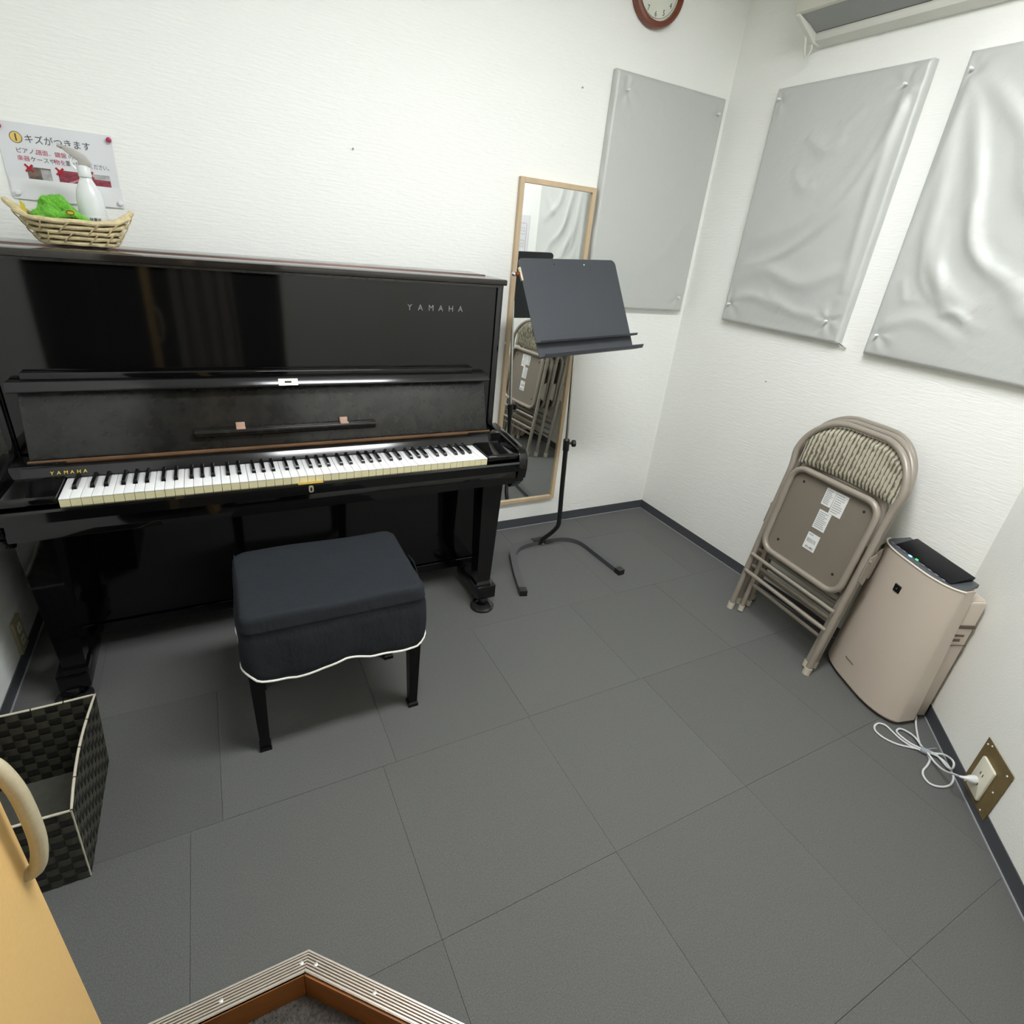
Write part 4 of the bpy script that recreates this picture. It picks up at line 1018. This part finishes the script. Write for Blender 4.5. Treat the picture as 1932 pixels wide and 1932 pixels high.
cordpath('cord_loop', [(-.291, -1.833, .013), (-.303, -1.798, .011), (-.303, -1.763, .011), (-.291, -1.745, .009), (-.264, -1.744, .007), (-.253, -1.765, .007), (-.257, -1.79, .009), (-.276, -1.817, .011), (-.286, -1.832, .013)])
cordpath('cord_loop', [(-.287, -1.842, .012), (-.262, -1.856, .008), (-.252, -1.874, .018), (-.272, -1.900, .036), (-.290, -1.916, .038), (-.294, -1.918, .020), (-.282, -1.902, .008), (-.268, -1.876, .008), (-.270, -1.857, .012), (-.285, -1.840, .014)])
cordpath('cord_loop', [(-.288, -1.846, .006), (-.302, -1.862, .004), (-.337, -1.872, .004), (-.373, -1.878, .004), (-.395, -1.892, .004), (-.404, -1.915, .004), (-.385, -1.935, .004), (-.349, -1.945, .004), (-.311, -1.938, .004), (-.285, -1.921, .005), (-.267, -1.896, .006), (-.266, -1.868, .008), (-.284, -1.844, .010)])
cordpath('cord_run', [(-.292, -1.846, .014), (-.312, -1.880, .014), (-.338, -1.913, .030), (-.366, -1.940, .060), (-.385, -1.957, .080), (-.3915, -1.9635, .0865)])
b = MB(); b.tube([Vector(p)+CO for p in ((-.294, -1.826, .010), (-.281, -1.849, .010))], .0105, 10); b.build('twist_tie', 'tie_grey', cr_, smooth=True)
b = MB(); b.tube([Vector(p)+CO for p in ((-.283, -1.838, .018), (-.262, -1.845, .020), (-.243, -1.850, .016))], .0016, 6); b.build('tie_end', 'tie_grey', cr_)
# plate on the corner wall; local x runs from the fold towards the camera
wx = Vector((-s2, -s2, 0)); wy = Vector((s2, -s2, 0))
def cwall(s_, z): return Vector((0, FY, 0))+wx*s_+Vector((0, 0, z))
pl = thing('outlet_plate', 'brown square metal wall plate with ivory power outlet low on the right wall', 'outlet', mtx=frame(cwall(.442, .028), wx, wy, (0, 0, 1)))
MB().box(0, .148, -.0052, -.0032, .0, .186, .0005, 1).build('metal_plate', 'plate_brown', pl)
for x, z in ((.012, .168), (.130, .168), (.014, .012), (.120, .012), (.122, .09), (.03, .178)):
    b = MB(); b.lathe([(.003, -.005), (.003, -.0065), (.0012, -.0075)], 10, (x, 0, z), 'y'); b.build('screw', 'pin_white', pl, smooth=True)
b = MB(); b.prism(rrect(.030, .100, .020, .140, .007, 4), -.0135, -.005, 'y', bev=.003); op = b.build('outlet_cover', 'outlet_ivory', pl, smooth=True)
for z in (.095, .060):
    for dx in (-.0065, .0065):
        MB().box(.065+dx-.0012, .065+dx+.0012, -.0141, -.0134, z-.005, z+.005).build('socket_slot', 'dark_hole', op)
b = MB(); c0 = Vector((.052, -.014, .062)); 
b.tube([(.057, -.0135, .062), (.058, -.018, .062), (.060, -.030, .062), (.0605, -.038, .061), (.060, -.046, .060), (.058, -.054, .058)], [.0130, .0130, .0110, .0070, .0045, .0036], 12)
plug = b.build('plug', 'cord_white', None, smooth=True, angle=50); plug.data.transform(Matrix.Translation(CO) @ pl.matrix_basis); plug.parent = cr_
# outlet on the left wall
lo = thing('wall_outlet', 'beige double wall outlet low on the left wall beside the piano', 'outlet', mtx=frame((WL, -.392, .058), (0, 1, 0), (-1, 0, 0), (0, 0, 1)))
b = MB(); b.prism(rrect(0, .072, 0, .122, .004, 3), -.010, -.0005, 'y', bev=.002); b.build('cover', 'outlet_beige', lo, smooth=True)
for z in (.038, .084):
    b = MB(); b.prism(rrect(.022, .050, z-.015, z+.015, .003, 3), -.0118, -.0095, 'y'); so = b.build('socket', 'outlet_ivory', lo)
    for dx in (-.005, .005): MB().box(.036+dx-.001, .036+dx+.001, -.0124, -.0117, z-.004, z+.004).build('socket_slot', 'dark_hole', so)

# small nails left in the walls
def nail(lab, p, n):
    b = MB(); P = Vector(p); N = Vector(n)
    b.tube([P, P+N*.004, P+N*.0055], [.0022, .0022, .0038], 8); o = b.build('nail', 'wall_mark'); o.data.transform(Matrix.Translation(-P)); o.location = P
    return tag(o, lab, 'nail', 'small nails left in the walls')
nail('small grey nail high on the back wall above the piano brand name', (-1.655, 0, 2.255), (0, -1, 0))
nail('small grey nail in the back wall midway between piano lid and ceiling', (-1.72, 0, 1.66), (0, -1, 0))
nail('small grey nail in the back wall just left of the padded panel top', (-.80, 0, 2.0), (0, -1, 0))
nail('small grey nail in the right wall above left of the folding chairs', (0, -.62, .945), (-1, 0, 0))
